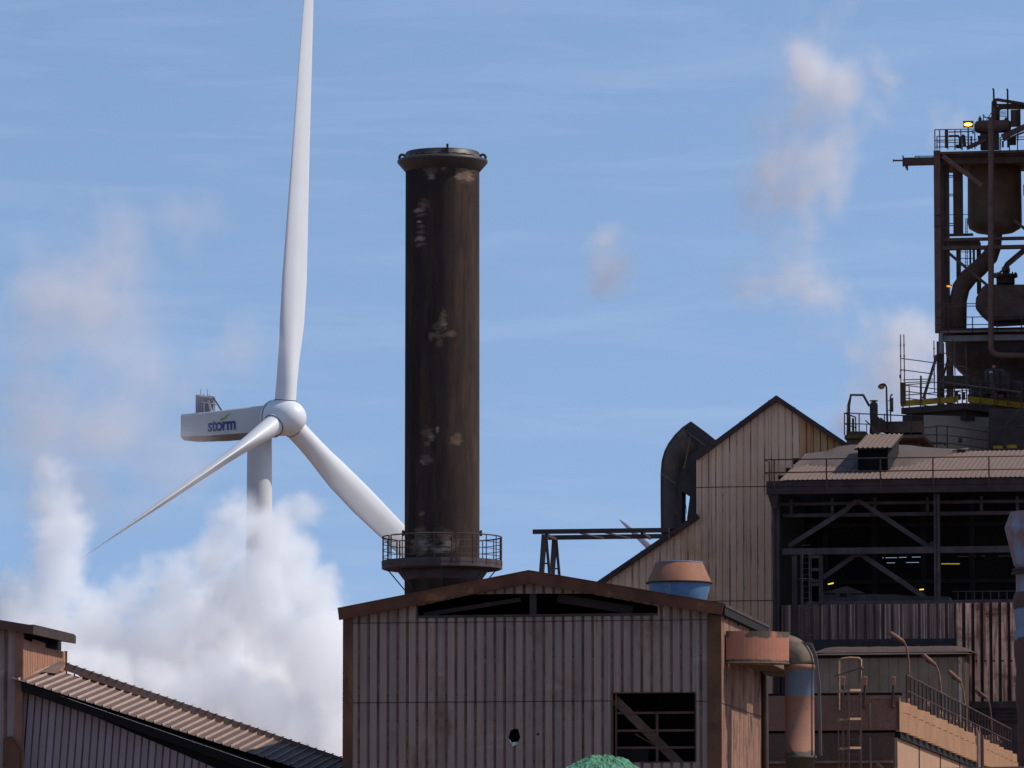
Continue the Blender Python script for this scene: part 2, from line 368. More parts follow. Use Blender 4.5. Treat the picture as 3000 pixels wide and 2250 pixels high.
# roof: two slopes, 12.5 m deep
b = MB(); LD = 12.5
e = q(989, 1785); r = q(1549, 1674); w = q(2121, 1771)
for a, c in ((e, r), (r, w)):
    b.add([(a[0], -.30, a[1] + .01), (c[0], -.30, c[1] + .01), (c[0], LD, c[1] + .01), (a[0], LD, a[1] + .01),
           (a[0], -.30, a[1] - .07), (c[0], -.30, c[1] - .07), (c[0], LD, c[1] - .07), (a[0], LD, a[1] - .07)],
          [(0, 1, 2, 3), (7, 6, 5, 4), (0, 4, 5, 1), (3, 2, 6, 7), (0, 3, 7, 4), (1, 5, 6, 2)])
b.box((w[0] - .42, -.27, w[1] - .36), (w[0] + .02, LD, w[1] - .075), 1); b.box((w[0] + .0, -.28, w[1] - .08), (w[0] + .05, LD + .1, w[1] + .03), 0)  # black eave box: its colour carries the shade under the roof edge
for k in range(4): b.box((w[0] - .5, 1 + k * 3.6, w[1] - .45), (w[0] - .1, 1.1 + k * 3.6, w[1] - .12))
obj('roof', b, [M_dark, M_black], sh, F.M)
# side wall (right), sheeting seen from the side: local x = v
MS = F.M @ Matrix(((0, -1, 0, 0), (1, 0, 0, 0), (0, 0, 1, 0), (0, 0, 0, 1)))
zt = p(2112, 1800)[1]
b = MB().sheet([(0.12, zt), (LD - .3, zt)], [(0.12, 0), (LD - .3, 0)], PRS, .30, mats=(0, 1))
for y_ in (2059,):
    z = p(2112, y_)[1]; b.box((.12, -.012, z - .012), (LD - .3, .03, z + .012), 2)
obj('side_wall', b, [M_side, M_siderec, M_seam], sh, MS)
b = MB(); b.tube([F.at(.12, LD - .9, 0), F.at(.12, LD - .9, zt - 1.6), F.at(.02, LD - .9, zt - .5)], .14, 10); obj('downpipe', b, M_dark, sh)
b = MB(); b.box((top[0][0], .2, 0), (top[0][0] + .1, LD, zt)); b.prism([(top[0][0], 0), (0, 0), (0, w[1] - .1), (r[0], r[1] - .02), (top[0][0], e[1] - .0)], LD - .2, LD - .1); obj('rear_wall', b, M_black, sh, F.M)
# vent slot: ledge, posts and the dark beam inside
b = MB()
a0 = p(1223, 1811); a1 = p(1927, 1803)
b.add([(a0[0], -.02, a0[1]), (a1[0], -.02, a1[1]), (a1[0], -.02, a1[1] + .09), (a0[0], -.02, a0[1] + .09), (a0[0], .6, a0[1]), (a1[0], .6, a1[1]), (a1[0], .6, a1[1] + .12), (a0[0], .6, a0[1] + .12)],
      [(0, 1, 2, 3), (3, 2, 6, 7), (0, 3, 7, 4), (1, 5, 6, 2)])
x = p(1558, 1780)[0]; b.box((x - .12, .25, a0[1]), (x + .12, .45, p(1558, 1735)[1]))
b.beam((x - 4, .6, a0[1] + .15), (x - .5, .6, p(1550, 1745)[1] - .1), .15, .15)
b.beam((x + .8, .9, p(1550, 1745)[1] - .05), (x + 3.5, .9, a0[1] + .25), .3, .3)
obj('vent_slot', b, M_dark, sh, F.M)
# window opening: frame bars and a diagonal brace behind
wx0, wz0 = win_lo[0]; wx1, wz1 = win_hi[1]
fr = MB(); t_ = .05
fr.box((wx0 - .02, .0, wz0), (wx0 + .06, .10, wz1)); fr.box((wx0 + .13, .06, wz0), (wx0 + .19, .14, wz1))
for y_ in (2088, 2140, 2190): z = p(1900, y_)[1]; fr.box((wx0 + .15, .08, z - .04), (wx1, .14, z + .04))
x = p(1924, 2100)[0]; fr.box((x - .045, .07, wz0), (x + .045, .13, p(1900, 2088)[1]))
fr.box((wx0, .0, wz0 - .03), (wx1, .12, wz0 + .02)); fr.box((wx1 - .03, .0, wz0), (wx1 + .02, .1, wz1)); fr.box((wx0, .0, wz1 - .02), (wx1, .1, wz1 + .03))
wf = obj('window_frame', fr, mat('window_bar_rust', (.085, .05, .042), .85, .3), sh, F.M)
b = MB(); A = F.L(1802, 2050, .4); B = F.L(1995, 2240, .4); b.beam(A, B, .12, .32); A = F.L(1812, 2078, .5); b.beam(F.L(1860, 2150, .6), F.L(2010, 2236, .6), .05, .06)
obj('brace', b, mat('brace_rust', (.11, .075, .06), .85, .35), sh, F.M)
b = MB(); b.box(F.L(1804, 2234, 1.2), F.L(1900, 2195, 1.3)); obj('bin', b, mat('inner_bin', (.035, .035, .035), .9), sh, F.M)
# pale torn flap in the ragged hole, and torn edge strips
b = MB(); c0 = F.L(1495, 2175, .05); c1 = F.L(1519, 2173, .05); c2 = F.L(1502, 2187, -.03); c3 = F.L(1513, 2181, -.03)
b.add([c0, c2, c3, c1], [(0, 1, 2, 3)]); c = F.L(1493, 2167, 0); b.beam(c, F.L(1497, 2177, -.03), .05, .02)
obj('torn_flap', b, mat('bare_metal', (.52, .54, .57), .5, .05), sh, F.M)
b = MB(); b.box((-13, 3.2, 0), (-.3, 3.3, zt)); obj('partition', b, M_black, sh, F.M)

# ================================================================ duct on the shed's right side
D1 = thing('exhaust_duct', F.at(3, 2.6), 'rust-red curved duct with round elbow and blue-banded downpipe beside the shed', 'duct')
cy = 1.0; zc_t = F.L(2200, 1853, 2.0).z; zc_b = F.L(2200, 1947, 2.0).z
b = MB(); n = 16; front = []; back = []
# band of vertical plates, bowed towards camera and right
A0 = F.Lu(2113, 1900, .05); 
for k in range(n + 1):
    t = k / n; ang = math.radians(-12 + 72 * t)
    if k == 0: x, y = .05, 1.0
    else:
        x = front[-1][0] + math.cos(ang) * .158; y = front[-1][1] + math.sin(ang) * .158
    front.append((x, y))
for k, (x, y) in enumerate(front):
    ang = math.radians(-12 + 72 * k / n); back.append((x - math.sin(ang) * 1.0, y + math.cos(ang) * 1.1))
hh = (zc_t - zc_b); zm = (zc_t + zc_b) / 2
vs = []
for (x, y), (bx_, by_) in zip(front, back):
    vs += [(x, y, zc_b), (x, y, zc_t), (bx_, by_, zc_t), (bx_, by_, zc_b)]
fs = []; 
for k in range(n):
    o = k * 4
    for j in range(4): fs.append((o + j, o + 4 + j, o + 4 + (j + 1) % 4, o + (j + 1) % 4))
fs += [(0, 1, 2, 3), tuple(n * 4 + j for j in (3, 2, 1, 0))]
b.add(vs, [f[::-1] for f in fs])
m_dr = mat('rust_red_band', (0.373, 0.176, 0.128), .8, .12, 1.2, layers=[((.17, .09, .065), 3, .64, .78), ((.085, .075, .06), 1.2, .42, .50, zc_t - .10, zc_t + .6, .25), ((.075, .065, .052), 1.2, .40, .48, zc_b - .5, zc_b + .26, .25)])
obj('duct_band', b, m_dr, D1, F.M)
b = MB(); dirt = []
for (x, y) in front: dirt.append(Vector((x, y - .03, zc_b + .02)))
b.tube(dirt, .04, 6); obj('rim', b, M_ductdirt, D1, F.M)
# elbow and downpipe
ex, ey = front[-1]; ec = Vector((ex - .15, ey + .55, 0)); rp = .53
pts = []; R_ = .55
for k in range(9):
    a = math.radians(90 * k / 8); pts.append(Vector((ec.x - .1 + math.sin(a) * R_, ec.y, zm - .02 - R_ + math.cos(a) * R_)))
pts = [Vector((ec.x - .7, ec.y, zm - .02))] + pts
b = MB(); b.tube(pts, .54, 24); obj('elbow', b, mat('sooty_elbow', (.12, .105, .085), .8, .3, 3), D1, F.M)
px_ = pts[-1].x; z_top = pts[-1].z
zb1 = F.L(2300, 1985, 2.9).z; zb2 = F.L(2300, 2036, 2.9).z; zf = F.L(2300, 2216, 2.9).z
m_dp = mat('banded_downpipe', (0.231, 0.129, 0.096), .8, .15, 1.5, layers=[((.13, .165, .22), 2.0, .28, .42, zb2, zb1 + .3, .12), ((.13, .08, .06), 2.5, .6, .75), ((.07, .065, .055), 2.5, .25, .35, zf - 3, zf + .35, .4)])
b = MB(); b.lathe([(.5, z_top + .02), (.55, z_top), (.55, z_top - .15), (.52, z_top - .16), (.52, zf), (.60, zf), (.60, zf - .1), (.52, zf - .1), (.52, 0)], (px_, ec.y, 0), 32)
obj('downpipe', b, m_dp, D1, F.M)
b = MB()
gp = [(px_ + .05, ec.y - .2, F.L(2300, 1887, 2.9).z), (px_ + .45, ec.y - .2, F.L(2300, 1890, 2.9).z), (px_ + .62, ec.y - .2, F.L(2300, 1930, 2.9).z), (px_ + .72, ec.y - .2, F.L(2300, 2010, 2.9).z), (px_ + .76, ec.y - .2, zf)]
for i in range(4): b.beam(gp[i], gp[i + 1], .10, .10)
obj('support_bar', b, mat('support_grey', (.12, .11, .12), .8), D1, F.M)
b = MB(); b.box((.35, 2.5, zc_b + .05), (1.45, 7.6, zc_t - .1)); b.box((.35, 9.2, zc_b + .05), (1.45, 11.5, zc_t - .1)); b.box((.35, 7.6, zc_b + .5), (1.45, 9.2, zc_t - .1)); obj('duct_run', b, M_ductdirt, D1, F.M)

# ================================================================ roof cowl behind the shed
c0 = P(1990, 1700, 226); kk = K * 226
cw = thing('roof_cowl', (c0.x, c0.y, 0), 'round vent cowl, rust-red cone on a blue bowl, behind the shed roof', 'vent')
zz = lambda y: P(1990, y, 226).z
m_cone = mat('cowl_rust_red', (.23, .115, .078), .75, .2, .8, layers=[((.20, .10, .07), (1.5, 1.5, .8), .5, .62)])
m_bowl = mat('cowl_blue', (.09, .18, .32), .6, .2, 1, layers=[((.30, .34, .30), (1.5, 1.5, .6), .6, .72)])
b = MB(); b.lathe([(68 * kk, zz(1650)), (70 * kk, zz(1651)), (95 * kk, zz(1706))], (c0.x, c0.y, 0), 48); obj('cone', b, m_cone, cw)
b = MB(); b.lathe([(66 * kk, zz(1646.5)), (70 * kk, zz(1647)), (70 * kk, zz(1651.5)), (66 * kk, zz(1652))], (c0.x, c0.y, 0), 48); obj('top_rim', b, mat('rim_blue', (.10, .17, .26), .6), cw)
b = MB(); b.lathe([(92 * kk, zz(1705)), (98.5 * kk, zz(1706)), (98.5 * kk, zz(1710)), (90 * kk, zz(1711))], (c0.x, c0.y, 0), 48); obj('flange', b, M_dark, cw)
b = MB(); b.lathe([(91 * kk, zz(1710)), (88 * kk, zz(1730)), (80 * kk, zz(1760)), (62 * kk, zz(1800)), (60 * kk, 0)], (c0.x, c0.y, 0), 48); obj('bowl', b, m_bowl, cw)

# ================================================================ left building and sloping conveyor gallery
G = Fr(67, 209); p = G.S
lb = thing('corner_building', G.at(-3, 3), 'tall grey ribbed building at the left edge with rusty corner and dark eaves', 'building')
zt = p(67, 1852)[1]
b = MB().sheet([(-9, zt + 1.3), (0, zt)], [(-9, 0), (0, 0)], PR, .44, phase=-.12); obj('front_wall', b, [M_pan, M_rec], lb, G.M)
b = MB(); b.box((p(47, 1850)[0], -.06, 0), (.02, .1, zt)); obj('corner_trim', b, mat('worn_corner', (.20, .115, .085), .85, .3, .8), lb, G.M)
MS = G.M @ Matrix(((0, -1, 0, 0), (1, 0, 0, 0), (0, 0, 1, 0), (0, 0, 0, 1)))
LL = 6.6
zl = G.Lu(80, 1878, 0).z
b = MB().sheet([(0.1, zl + .05), (1.3, zl), (1.5, zl + .12), (3.4, zl + .08), (3.5, zl - .1), (LL, zl - .08)], [(0.1, 0), (LL, 0)], PRS, .25)
obj('side_wall', b, [mat('warm_side_sheet', (.36, .21, .15), .85, .15, 1.2, streak=((.22, .12, .08), 8, .4, .5, .7)), M_siderec], lb, MS)
b = MB(); b.box((-9, .3, 0), (-.25, LL, zt - .05)); b.box((-.25, .12, 0), (-.2, LL, zl + .4)); obj('core', b, M_black, lb, G.M)
b = MB(); b.box((-.06, LL - .1, 0), (.04, LL, zl - .05)); obj('corner_post', b, M_lampr, lb, G.M)
q = lambda x, y: G.S(x, y, -.4)
A_, B_ = q(0, 1816), q(98, 1832); A2, B2 = q(0, 1843), q(98, 1858)
sl_ = (A_[1] - B_[1]) / (B_[0] - A_[0])
b = MB(); xl = -9.
zA = A_[1] + sl_ * (A_[0] - xl)
b.prism([(xl, zA - .35), B2, B_, (xl, zA)], -.4, -.34); obj('fascia', b, mat('brown_fascia', (.085, .055, .048), .85, .25), lb, G.M)
b = MB(); LR = 6.1
rp_ = [(0, .70), (.55, .70), (.6, .745), (.9, .745)]
x1, z1 = B_
b.add([(xl, -.36, zA), (x1, -.36, z1), (x1, LR, z1), (xl, LR, zA), (xl, -.36, zA - .33), (x1, -.36, z1 - .32), (x1, LR, z1 - .32), (xl, LR, zA - .33)],
      [(0, 1, 2, 3), (7, 6, 5, 4), (0, 4, 5, 1), (3, 2, 6, 7), (0, 3, 7, 4), (1, 5, 6, 2)])
for k in range(25): b.box((x1 - .3, -.3 + k * .25, z1 - .01), (x1 + .01, -.2 + k * .25, z1 + .035), 1)
obj('roof', b, [M_dark, mat('roof_rib_brown', (.10, .055, .045), .85)], lb, G.M)

gal = thing('conveyor_gallery', G.at(6, 3), 'sloping conveyor gallery with ribbed dusty roof running down to the right', 'gallery')
# front wall plane v = .25, roof overhangs to v=-.35
e0 = G.L(32, 1986, -.35); e1 = G.L(800, 2251, -.35); sd = (e1 - e0).normalized(); Lg = 17.2
gs = sd
W_ = 4.3; rise = .70
tdir = Vector((0, W_, rise)); tl = tdir.length; tdir.normalize()
nrm = gs.cross(tdir).normalized()   # outward normal (up)
if nrm.z < 0: nrm = -nrm
Mr = Matrix(((gs.x, -nrm.x, tdir.x, e0.x), (gs.y, -nrm.y, tdir.y, e0.y), (gs.z, -nrm.z, tdir.z, e0.z), (0, 0, 0, 1)))
b = MB().sheet([(0, tl), (Lg, tl)], [(0, 0), (Lg, 0)], [(0, 0, 0), (.70, 0, 1), (.76, -.070, 1), (.83, -.070, 1), (.89, 0, 0)], .333)
obj('roof', b, [M_roofg, M_roofr], gal, G.M @ Mr)
b = MB()   # underside thickness + barge, ridge flashing, rear slope
def gp_(s_, t_, n_=0.0): return e0 + gs * s_ + tdir * t_ + nrm * n_
b.add([gp_(.3, .02, -.03), gp_(Lg, .02, -.03), gp_(Lg, tl, -.03), gp_(.3, tl, -.03)], [(0, 1, 2, 3)])
b.add([gp_(.4, .05, -.04), gp_(Lg, .05, -.04), gp_(Lg, .05, -.04) + Vector((0, .1, -.32)), gp_(.4, .05, -.04) + Vector((0, .1, -.32))], [(0, 1, 2, 3)])
obj('eaves_soffit', b, M_black, gal, G.M)
b = MB()
b.add([gp_(.95, tl - .12, .13), gp_(Lg, tl - .12, .13), gp_(Lg, tl + .02, .40), gp_(.95, tl + .02, .40)], [(0, 1, 2, 3)])
b.add([gp_(.95, tl + .02, .40), gp_(Lg, tl + .02, .40), gp_(Lg, tl + .02, .40) + Vector((0, 3.5, -.7)), gp_(.95, tl + .02, .40) + Vector((0, 3.5, -.7))], [(0, 1, 2, 3)])
for k in range(50): 
    s_ = 1 + k * .333
    if s_ < Lg: b.beam(gp_(s_, tl - .02, .40), gp_(s_, tl + .3, .38), .05, .03)
b.add([gp_(.45, tl - 1.9, .10), gp_(.95, tl - 1.2, .12), gp_(.95, tl + .02, .40), gp_(.70, tl + .02, .40)], [(0, 1, 2, 3)])
obj('ridge_flashing', b, M_flash, gal, G.M)
# wall sheeting under the eave, ribs leaning slightly
lean = math.radians(8); tv = Vector((math.sin(lean), 0, math.cos(lean)))
wo = G.L(66, 2009, .25); 
Mw = Matrix(((1, 0, tv.x, wo.x), (0, 1, 0, .25), (0, 0, tv.z, wo.z), (0, 0, 0, 1)))
we = G.L(800, 2272, .25); dz = (we.z - wo.z) / (we.x - wo.x)
def wl(xx): return (xx - dz * xx * math.tan(lean) * 0 , dz * xx / (math.cos(lean) - dz * math.sin(lean)))
xs_end = 18
b = MB().sheet([(0, 0), (xs_end, dz * xs_end / (math.cos(lean) - dz * math.sin(lean)))], [(0, -9), (xs_end, -9 )], [(0, 0, 0), (.74, 0, 0), (.78, .05, 1), (.95, .05, 0), (.99, 0, 0)], .275)
obj('side_wall', b, [mat('gallery_sheet', (0.256, 0.240, 0.287), .75, .12, .8, panel=(.275, (.20, .18, .19), .6), streak=((.36, .32, .31), 22, .22, .58, .72)), M_rec], gal, G.M @ Mw)
b = MB(); b.add([G.L(66, 2009, .33), G.L(900, 2309, .33), G.L(900, 2700, .33), G.L(66, 2700, .33)], [(0, 1, 2, 3)]); b.box(G.L(66, 2030, .3), G.L(84, 2300, .34)); obj('wall_lining', b, M_black, gal, G.M)
b = MB()
b.box((G.L(22, 2158, -.1).x, -.12, 0), (G.L(36, 2158, -.1).x, -.02, G.L(22, 2158, -.1).z))
bl = [G.S(22, 2158, -.15), G.S(40, 2165, -.15), G.S(60, 2200, -.15), G.S(62, 2400, -.15), G.S(22, 2400, -.15)]
b.prism(list(reversed(bl)), -.3, -.08)
obj('rusty_plate', b, M_trim, lb, G.M)

# ================================================================ chimney
Yc = 250; kc = K * Yc; cc = P(1295, 1600, Yc); C0 = Vector((cc.x, cc.y, 0)); zc = lambda y: P(1295, y, Yc).z
ch = thing('steel_chimney', C0, 'soot-black steel chimney with flared cap and railed platform', 'chimney')
patches = []
m_st = M_soot
t = m_st.node_tree
b = MB(); r = 110 * kc
b.lathe([(r, 0), (r, zc(1400)), (r * .992, zc(505))], C0, 72)
obj('shell', b, m_st, ch)
# worn bare patches: places on the shell where the soot has flaked, broken up by a coarse noise
def stack_wear(m, patches):
    t = m.node_tree; N = t.nodes; L = t.links; bs = N['Principled BSDF']; src = bs.inputs['Base Color'].links[0].from_socket
    tc_ = N.new('ShaderNodeTexCoord').outputs['Object']
    n = N.new('ShaderNodeTexNoise'); n.inputs['Scale'].default_value = 4.5; n.inputs['Detail'].default_value = 5; n.inputs['Roughness'].default_value = .7
    mp_ = N.new('ShaderNodeMapping'); mp_.inputs['Scale'].default_value = (.7, .7, 1.8); L.new(tc_, mp_.inputs[0]); L.new(mp_.outputs[0], n.inputs['Vector'])
    def mth(op, a, b_=None, c_=None):
        q = N.new('ShaderNodeMath'); q.operation = op
        for i_, v in enumerate((a, b_, c_)):
            if v is None: continue
            if hasattr(v, 'links'): L.new(v, q.inputs[i_])
            else: q.inputs[i_].default_value = v
        return q.outputs[0]
    sx = N.new('ShaderNodeSeparateXYZ'); L.new(tc_, sx.inputs[0]); front = mth('LESS_THAN', sx.outputs[1], C0.y)
    for grp, colr in ((0, (.26, .215, .17)), (1, (.15, .095, .065)), (2, (.17, .12, .065))):
        acc = None
        for px, py, hw, hh, mi in patches:
            if mi != grp: continue
            w_, h_ = hw * kc * 2.0, hh * kc * 2.0; cx_ = C0.x + (px - 1295) * kc; z_ = zc(py)
            v = N.new('ShaderNodeVectorMath'); v.operation = 'MULTIPLY_ADD'; L.new(tc_, v.inputs[0]); v.inputs[1].default_value = (1 / w_, 0, 1 / h_); v.inputs[2].default_value = (-cx_ / w_, 0, -z_ / h_)
            ln = N.new('ShaderNodeVectorMath'); ln.operation = 'LENGTH'; L.new(v.outputs[0], ln.inputs[0])
            f = mth('SUBTRACT', 1.0, ln.outputs['Value']); acc = f if acc is None else mth('MAXIMUM', acc, f)
        e = mth('MULTIPLY_ADD', n.outputs['Fac'], 2.6, -1.35); e = mth('ADD', e, acc)
        mrn = N.new('ShaderNodeMapRange'); L.new(e, mrn.inputs[0]); mrn.inputs[1].default_value = .12; mrn.inputs[2].default_value = .85
        g_ = mth('GREATER_THAN', acc, 0.0); f = mth('MULTIPLY', mth('MULTIPLY', mrn.outputs[0], front), mth('MINIMUM', mth('MAXIMUM', mth('MULTIPLY', acc, 3.0), 0.0), 1.0))
        mxn = N.new('ShaderNodeMixRGB'); L.new(f, mxn.inputs[0]); L.new(src, mxn.inputs[1]); mxn.inputs[2].default_value = (*colr, 1); src = mxn.outputs[0]
    L.new(src, bs.inputs['Base Color'])
stack_wear(m_st, [(1262, 512, 15, 13, 1), (1264, 531, 9, 8, 0), (1300, 505, 7, 10, 1), (1362, 520, 20, 20, 1), (1350, 530, 12, 9, 0), (1372, 528, 10, 10, 0),
        (1240, 612, 13, 12, 1), (1228, 627, 12, 6, 0), (1232, 642, 12, 5, 1), (1230, 675, 11, 5, 1), (1232, 690, 13, 5, 1), (1230, 711, 12, 6, 0), (1232, 727, 12, 5, 1), (1228, 660, 6, 4, 0),
        (1298, 945, 8, 22, 2), (1290, 968, 14, 10, 2), (1300, 962, 8, 6, 0), (1285, 993, 16, 8, 2), (1288, 1018, 7, 10, 1), (1262, 998, 6, 10, 1), (1320, 990, 12, 8, 1),
        (1255, 1275, 16, 12, 1), (1264, 1290, 9, 9, 0), (1282, 1270, 5, 7, 0), (1252, 1308, 8, 6, 1), (1335, 1300, 16, 9, 1), (1342, 1285, 8, 6, 1), (1250, 1355, 15, 12, 1), (1240, 1362, 8, 6, 0),
        (1232, 1568, 18, 14, 1), (1238, 1600, 20, 22, 0), (1218, 1612, 14, 14, 1), (1300, 1578, 22, 16, 1), (1312, 1600, 17, 18, 0), (1292, 1618, 24, 6, 0), (1335, 1598, 9, 10, 1), (1235, 1511, 8, 6, 1)])
b = MB()
b.lathe([(r * .992, zc(505)), (133 * kc, zc(478)), (134 * kc, zc(472)), (128 * kc, zc(468)), (109 * kc, zc(466)), (110 * kc, zc(450)), (107 * kc, zc(447)), (101 * kc, zc(447)), (101 * kc, zc(480))], C0, 72)
obj('flared_cap', b, mat('cap_steel', (.034, .030, .030), .5, .3, 2, spec=.5), ch)
b = MB()
b.lathe([(111 * kc, zc(464)), (113 * kc, zc(462)), (111 * kc, zc(460))], C0, 72)
obj('cap_band', b, mat('band_bare', (.22, .19, .15), .6, .4, 3, layers=[((.03, .028, .028), 3, .42, .55)]), ch)
for sgn, a in ((-1, math.radians(-92)), (1, math.radians(92)), (0, math.radians(8))):
    dx, dy = math.sin(a), -math.cos(a); rr = 119 * kc if sgn else 112 * kc
    b = MB(); c = C0 + Vector((dx * rr, dy * rr, zc(462 if sgn else 450)))
    if sgn: b.tube([c + Vector((math.cos(u) * .13, 0, math.sin(u) * .15)) for u in [2 * math.pi * k / 14 for k in range(15)]], .06, 8)
    else: b.box(c + Vector((-.05, -.05, -.22)), c + Vector((.05, .05, .2)))
    obj('lifting_lug', b, M_dark, ch)
for sgn in (-1, 1):
    b = MB(); b.lathe([(.0, 0), (.13, 0), (.13, .1), (.07, .12), (.07, .35)], C0 + Vector((sgn * (r + .12), 0, zc(1562))), 16, axis=(-sgn, 0, 0)); obj('nozzle', b, M_dark, ch)
# platform
pl = bpy.data.objects.new('platform', None); col.objects.link(pl); pl.parent = ch; pl.matrix_parent_inverse = WM[ch.name].inverted(); WM[pl.name] = Matrix.Identity(4)
zf_ = zc(1652); R1 = 177 * kc
b = MB(); b.lathe([(r, zf_ - .05), (R1, zf_ - .05), (R1, zf_ - .24), (R1 - .1, zf_ - .27), (r, zf_ - .30)], C0, 20, smooth=False)
b.lathe([(r, zf_ - .28), (r + .35, zf_ - .3), (r, zf_ - .75)], C0, 20)
obj('floor_ring', b, M_dim, pl)
b = MB(); b.lathe([(R1 + .01, zf_ - .05), (R1 + .01, zf_ + .12), (R1 - .01, zf_ + .12), (R1 - .01, zf_ - .05)], C0, 20, smooth=False); obj('kickplate', b, M_dim, pl)
b = MB(); nsec = 20; HR = 78 * kc
def cp(a, z): return C0 + Vector((math.sin(a) * (R1 - .03), -math.cos(a) * (R1 - .03), z))
for s_ in range(5):
    a0 = 2 * math.pi * s_ / 5 + .25; a1 = a0 + 2 * math.pi / 5 - .07; m_ = 10
    top_ = [cp(a0, zf_ + .3)] + [cp(a0, zf_ + HR - .1)] + [cp(a0 + (a1 - a0) * k / m_, zf_ + HR) for k in range(m_ + 1)] + [cp(a1, zf_ + HR - .1), cp(a1, zf_ + .3)]
    b.tube(top_, .032, 6)
    for f_ in (.25, .5, .75): b.tube([cp(a0 + (a1 - a0) * k / m_, zf_ + HR * f_) for k in range(m_ + 1)], .018, 6)
    for k in range(5): a = a0 + (a1 - a0) * k / 4; b.beam(cp(a, zf_ - .1), cp(a, zf_ + HR), .045, .045)
obj('railing', b, M_dim, pl)
for a in (math.radians(100), math.radians(125), math.radians(-97), math.radians(-140), math.radians(170), math.radians(50), math.radians(-50), 0):
    b = MB(); b.beam(C0 + Vector((math.sin(a) * (R1 - .25), -math.cos(a) * (R1 - .25), zf_ - .25)), C0 + Vector((math.sin(a) * r, -math.cos(a) * r, zf_ - 1.15)), .05, .05); obj('strut', b, M_dim, pl)

# ================================================================ pipe bridge (two beams on trestles)
E = Fr(1565, 236)
pb = thing('pipe_bridge', E.at(1, 1), 'dark steel beams on slanted trestle legs beside the beige gable', 'pipe bridge')
for v, y0, y1 in ((0, 1558, 1554), (2.3, 1575, 1572)):
    b = MB(); a = E.L(1561 if v == 0 else 1606, y0, v); c = E.L(1960, y1, v); c.z = a.z
    b.ibeam(a, c, .14, .19) if False else b.beam(a, c, .14, .19)
    obj('beam', b, M_dark, pb, E.M)
za = E.L(1565, 1565, 0).z
b = MB()
b.beam(E.L(1600, 1562, 0) + Vector((0, 0, -.08)), E.L(1628, 1580, 2.3), .12, .12); b.beam(E.L(1700, 1562, 0), E.L(1770, 1577, 2.3), .06, .06); b.beam(E.L(1770, 1560, 0), E.L(1850, 1577, 2.3), .06, .06); b.beam(E.L(1880, 1560, 0), E.L(1905, 1577, 2.3), .1, .1)
obj('crosspiece', b, M_dark, pb, E.M)
for px_, v, y_ in ((1596, 0, 1566), (1626, 2.3, 1582)):
    b = MB(); a = E.L(px_, y_, v)
    b.beam(a + Vector((-.02, 0, 0)), a + Vector((-1.0, .0, -14)), .20, .20) ; b.beam(a + Vector((.05, 0, 0)), a + Vector((1.2, .6, -14)), .11, .11)
    for k in range(4): b.beam(a + Vector((-.1 - k * .1, 0, -1.2 - k * 1.6)), a + Vector((.2 + k * .12, .1, -1.2 - k * 1.6)), .06, .06)
    a.z -= 0; obj('trestle_leg', b, M_dim, pb, E.M)

# ================================================================ beige gabled building and its curved chute
H = Fr(2250, 290)                       # the open hall's frame; the beige house stands 14 m behind its front
BV = 14.0
p = lambda x, y: H.S(x, y, BV)
be = thing('beige_gable_building', H.at(-6, BV + 4), 'beige ribbed metal building with steep dark-edged gable and orange rust stains', 'building')
zero = 0
x_st = p(2040, 1400)[0]
topb = [p(1745, 1712), p(2040, 1512)]; topb[1] = (x_st - .001, topb[1][1])
topb += [(x_st, p(2040, 1336)[1]), p(2274, 1166), p(2520, 1331)]
PB = [(0, 0, 0), (.74, 0, 0), (.80, .04, 1), (.93, .04, 0), (.99, 0, 0)]; xo = math.floor(p(2352, 1250)[0] / .378) * .378 + .1; zo = topb[-2][1] + (topb[-1][1] - topb[-2][1]) * (xo - topb[-2][0]) / (topb[-1][0] - topb[-2][0])
b = MB().sheet([(xo, zo), topb[-1]], [(xo, 0), (topb[-1][0], 0)], PB, .378, phase=.1)
obj('rust_stained_sheets', b, [mat('orange_stained_sheet', (.42, .235, .10), .8, .2, .8, panel=(.378, (.50, .33, .19), .7), streak=((.24, .115, .05), 12, .16, .50, .68)), mat('orange_recess', (.20, .095, .045), .9)], be, H.M @ Matrix.Translation((0, BV, 0)))
b = MB().sheet(topb[:-1] + [(xo, zo)], [(topb[0][0], 0), (xo, 0)], PB, .378, phase=.1)
for y_ in (1427, 1761):
    z = p(2100, y_)[1]; xa = x_st if y_ == 1427 else p(1760, y_)[0]; b.box((xa, -.012, z - .02), (topb[-1][0], .05, z + .02), 2)
obj('gable_wall', b, [M_beige, M_beigerec, M_seam], be, H.M @ Matrix.Translation((0, BV, 0)))
for i, (a, c) in enumerate((((1741, 1712), (2042, 1507)), ((2034, 1338), (2275, 1160)), ((2273, 1160), (2525, 1330)))):
    b = MB(); A = H.L(*a, BV - .3); B = H.L(*c, BV - .3); d = (B - A).normalized(); n_ = Vector((-d.z, 0, d.x)); n_ = n_ if n_.z > 0 else -n_
    A -= n_ * .08; B -= n_ * .08
    b.add([A - n_ * .13, B - n_ * .13, B + n_ * .13, A + n_ * .13] + [v + Vector((0, 9, 0)) for v in (A - n_ * .13, B - n_ * .13, B + n_ * .13, A + n_ * .13)],
          [(0, 1, 2, 3), (7, 6, 5, 4), (0, 4, 5, 1), (3, 2, 6, 7), (0, 3, 7, 4), (1, 5, 6, 2)])
    Ln = (B - A).length; k = 1.2
    while k < Ln: q_ = A + d * k; b.beam(q_ - n_ * .13 + Vector((0, -.02, 0)), q_ + n_ * .16 + Vector((0, -.02, 0)), .05, .05, 1); k += 1.9
    obj('roof', b, [M_dark, M_dim], be, H.M)
b = MB(); b.box((x_st - .05, BV + .1, p(2040, 1512)[1] - .5), (x_st, BV + 9, p(2040, 1336)[1])); obj('upper_side_wall', b, M_dark, be, H.M)
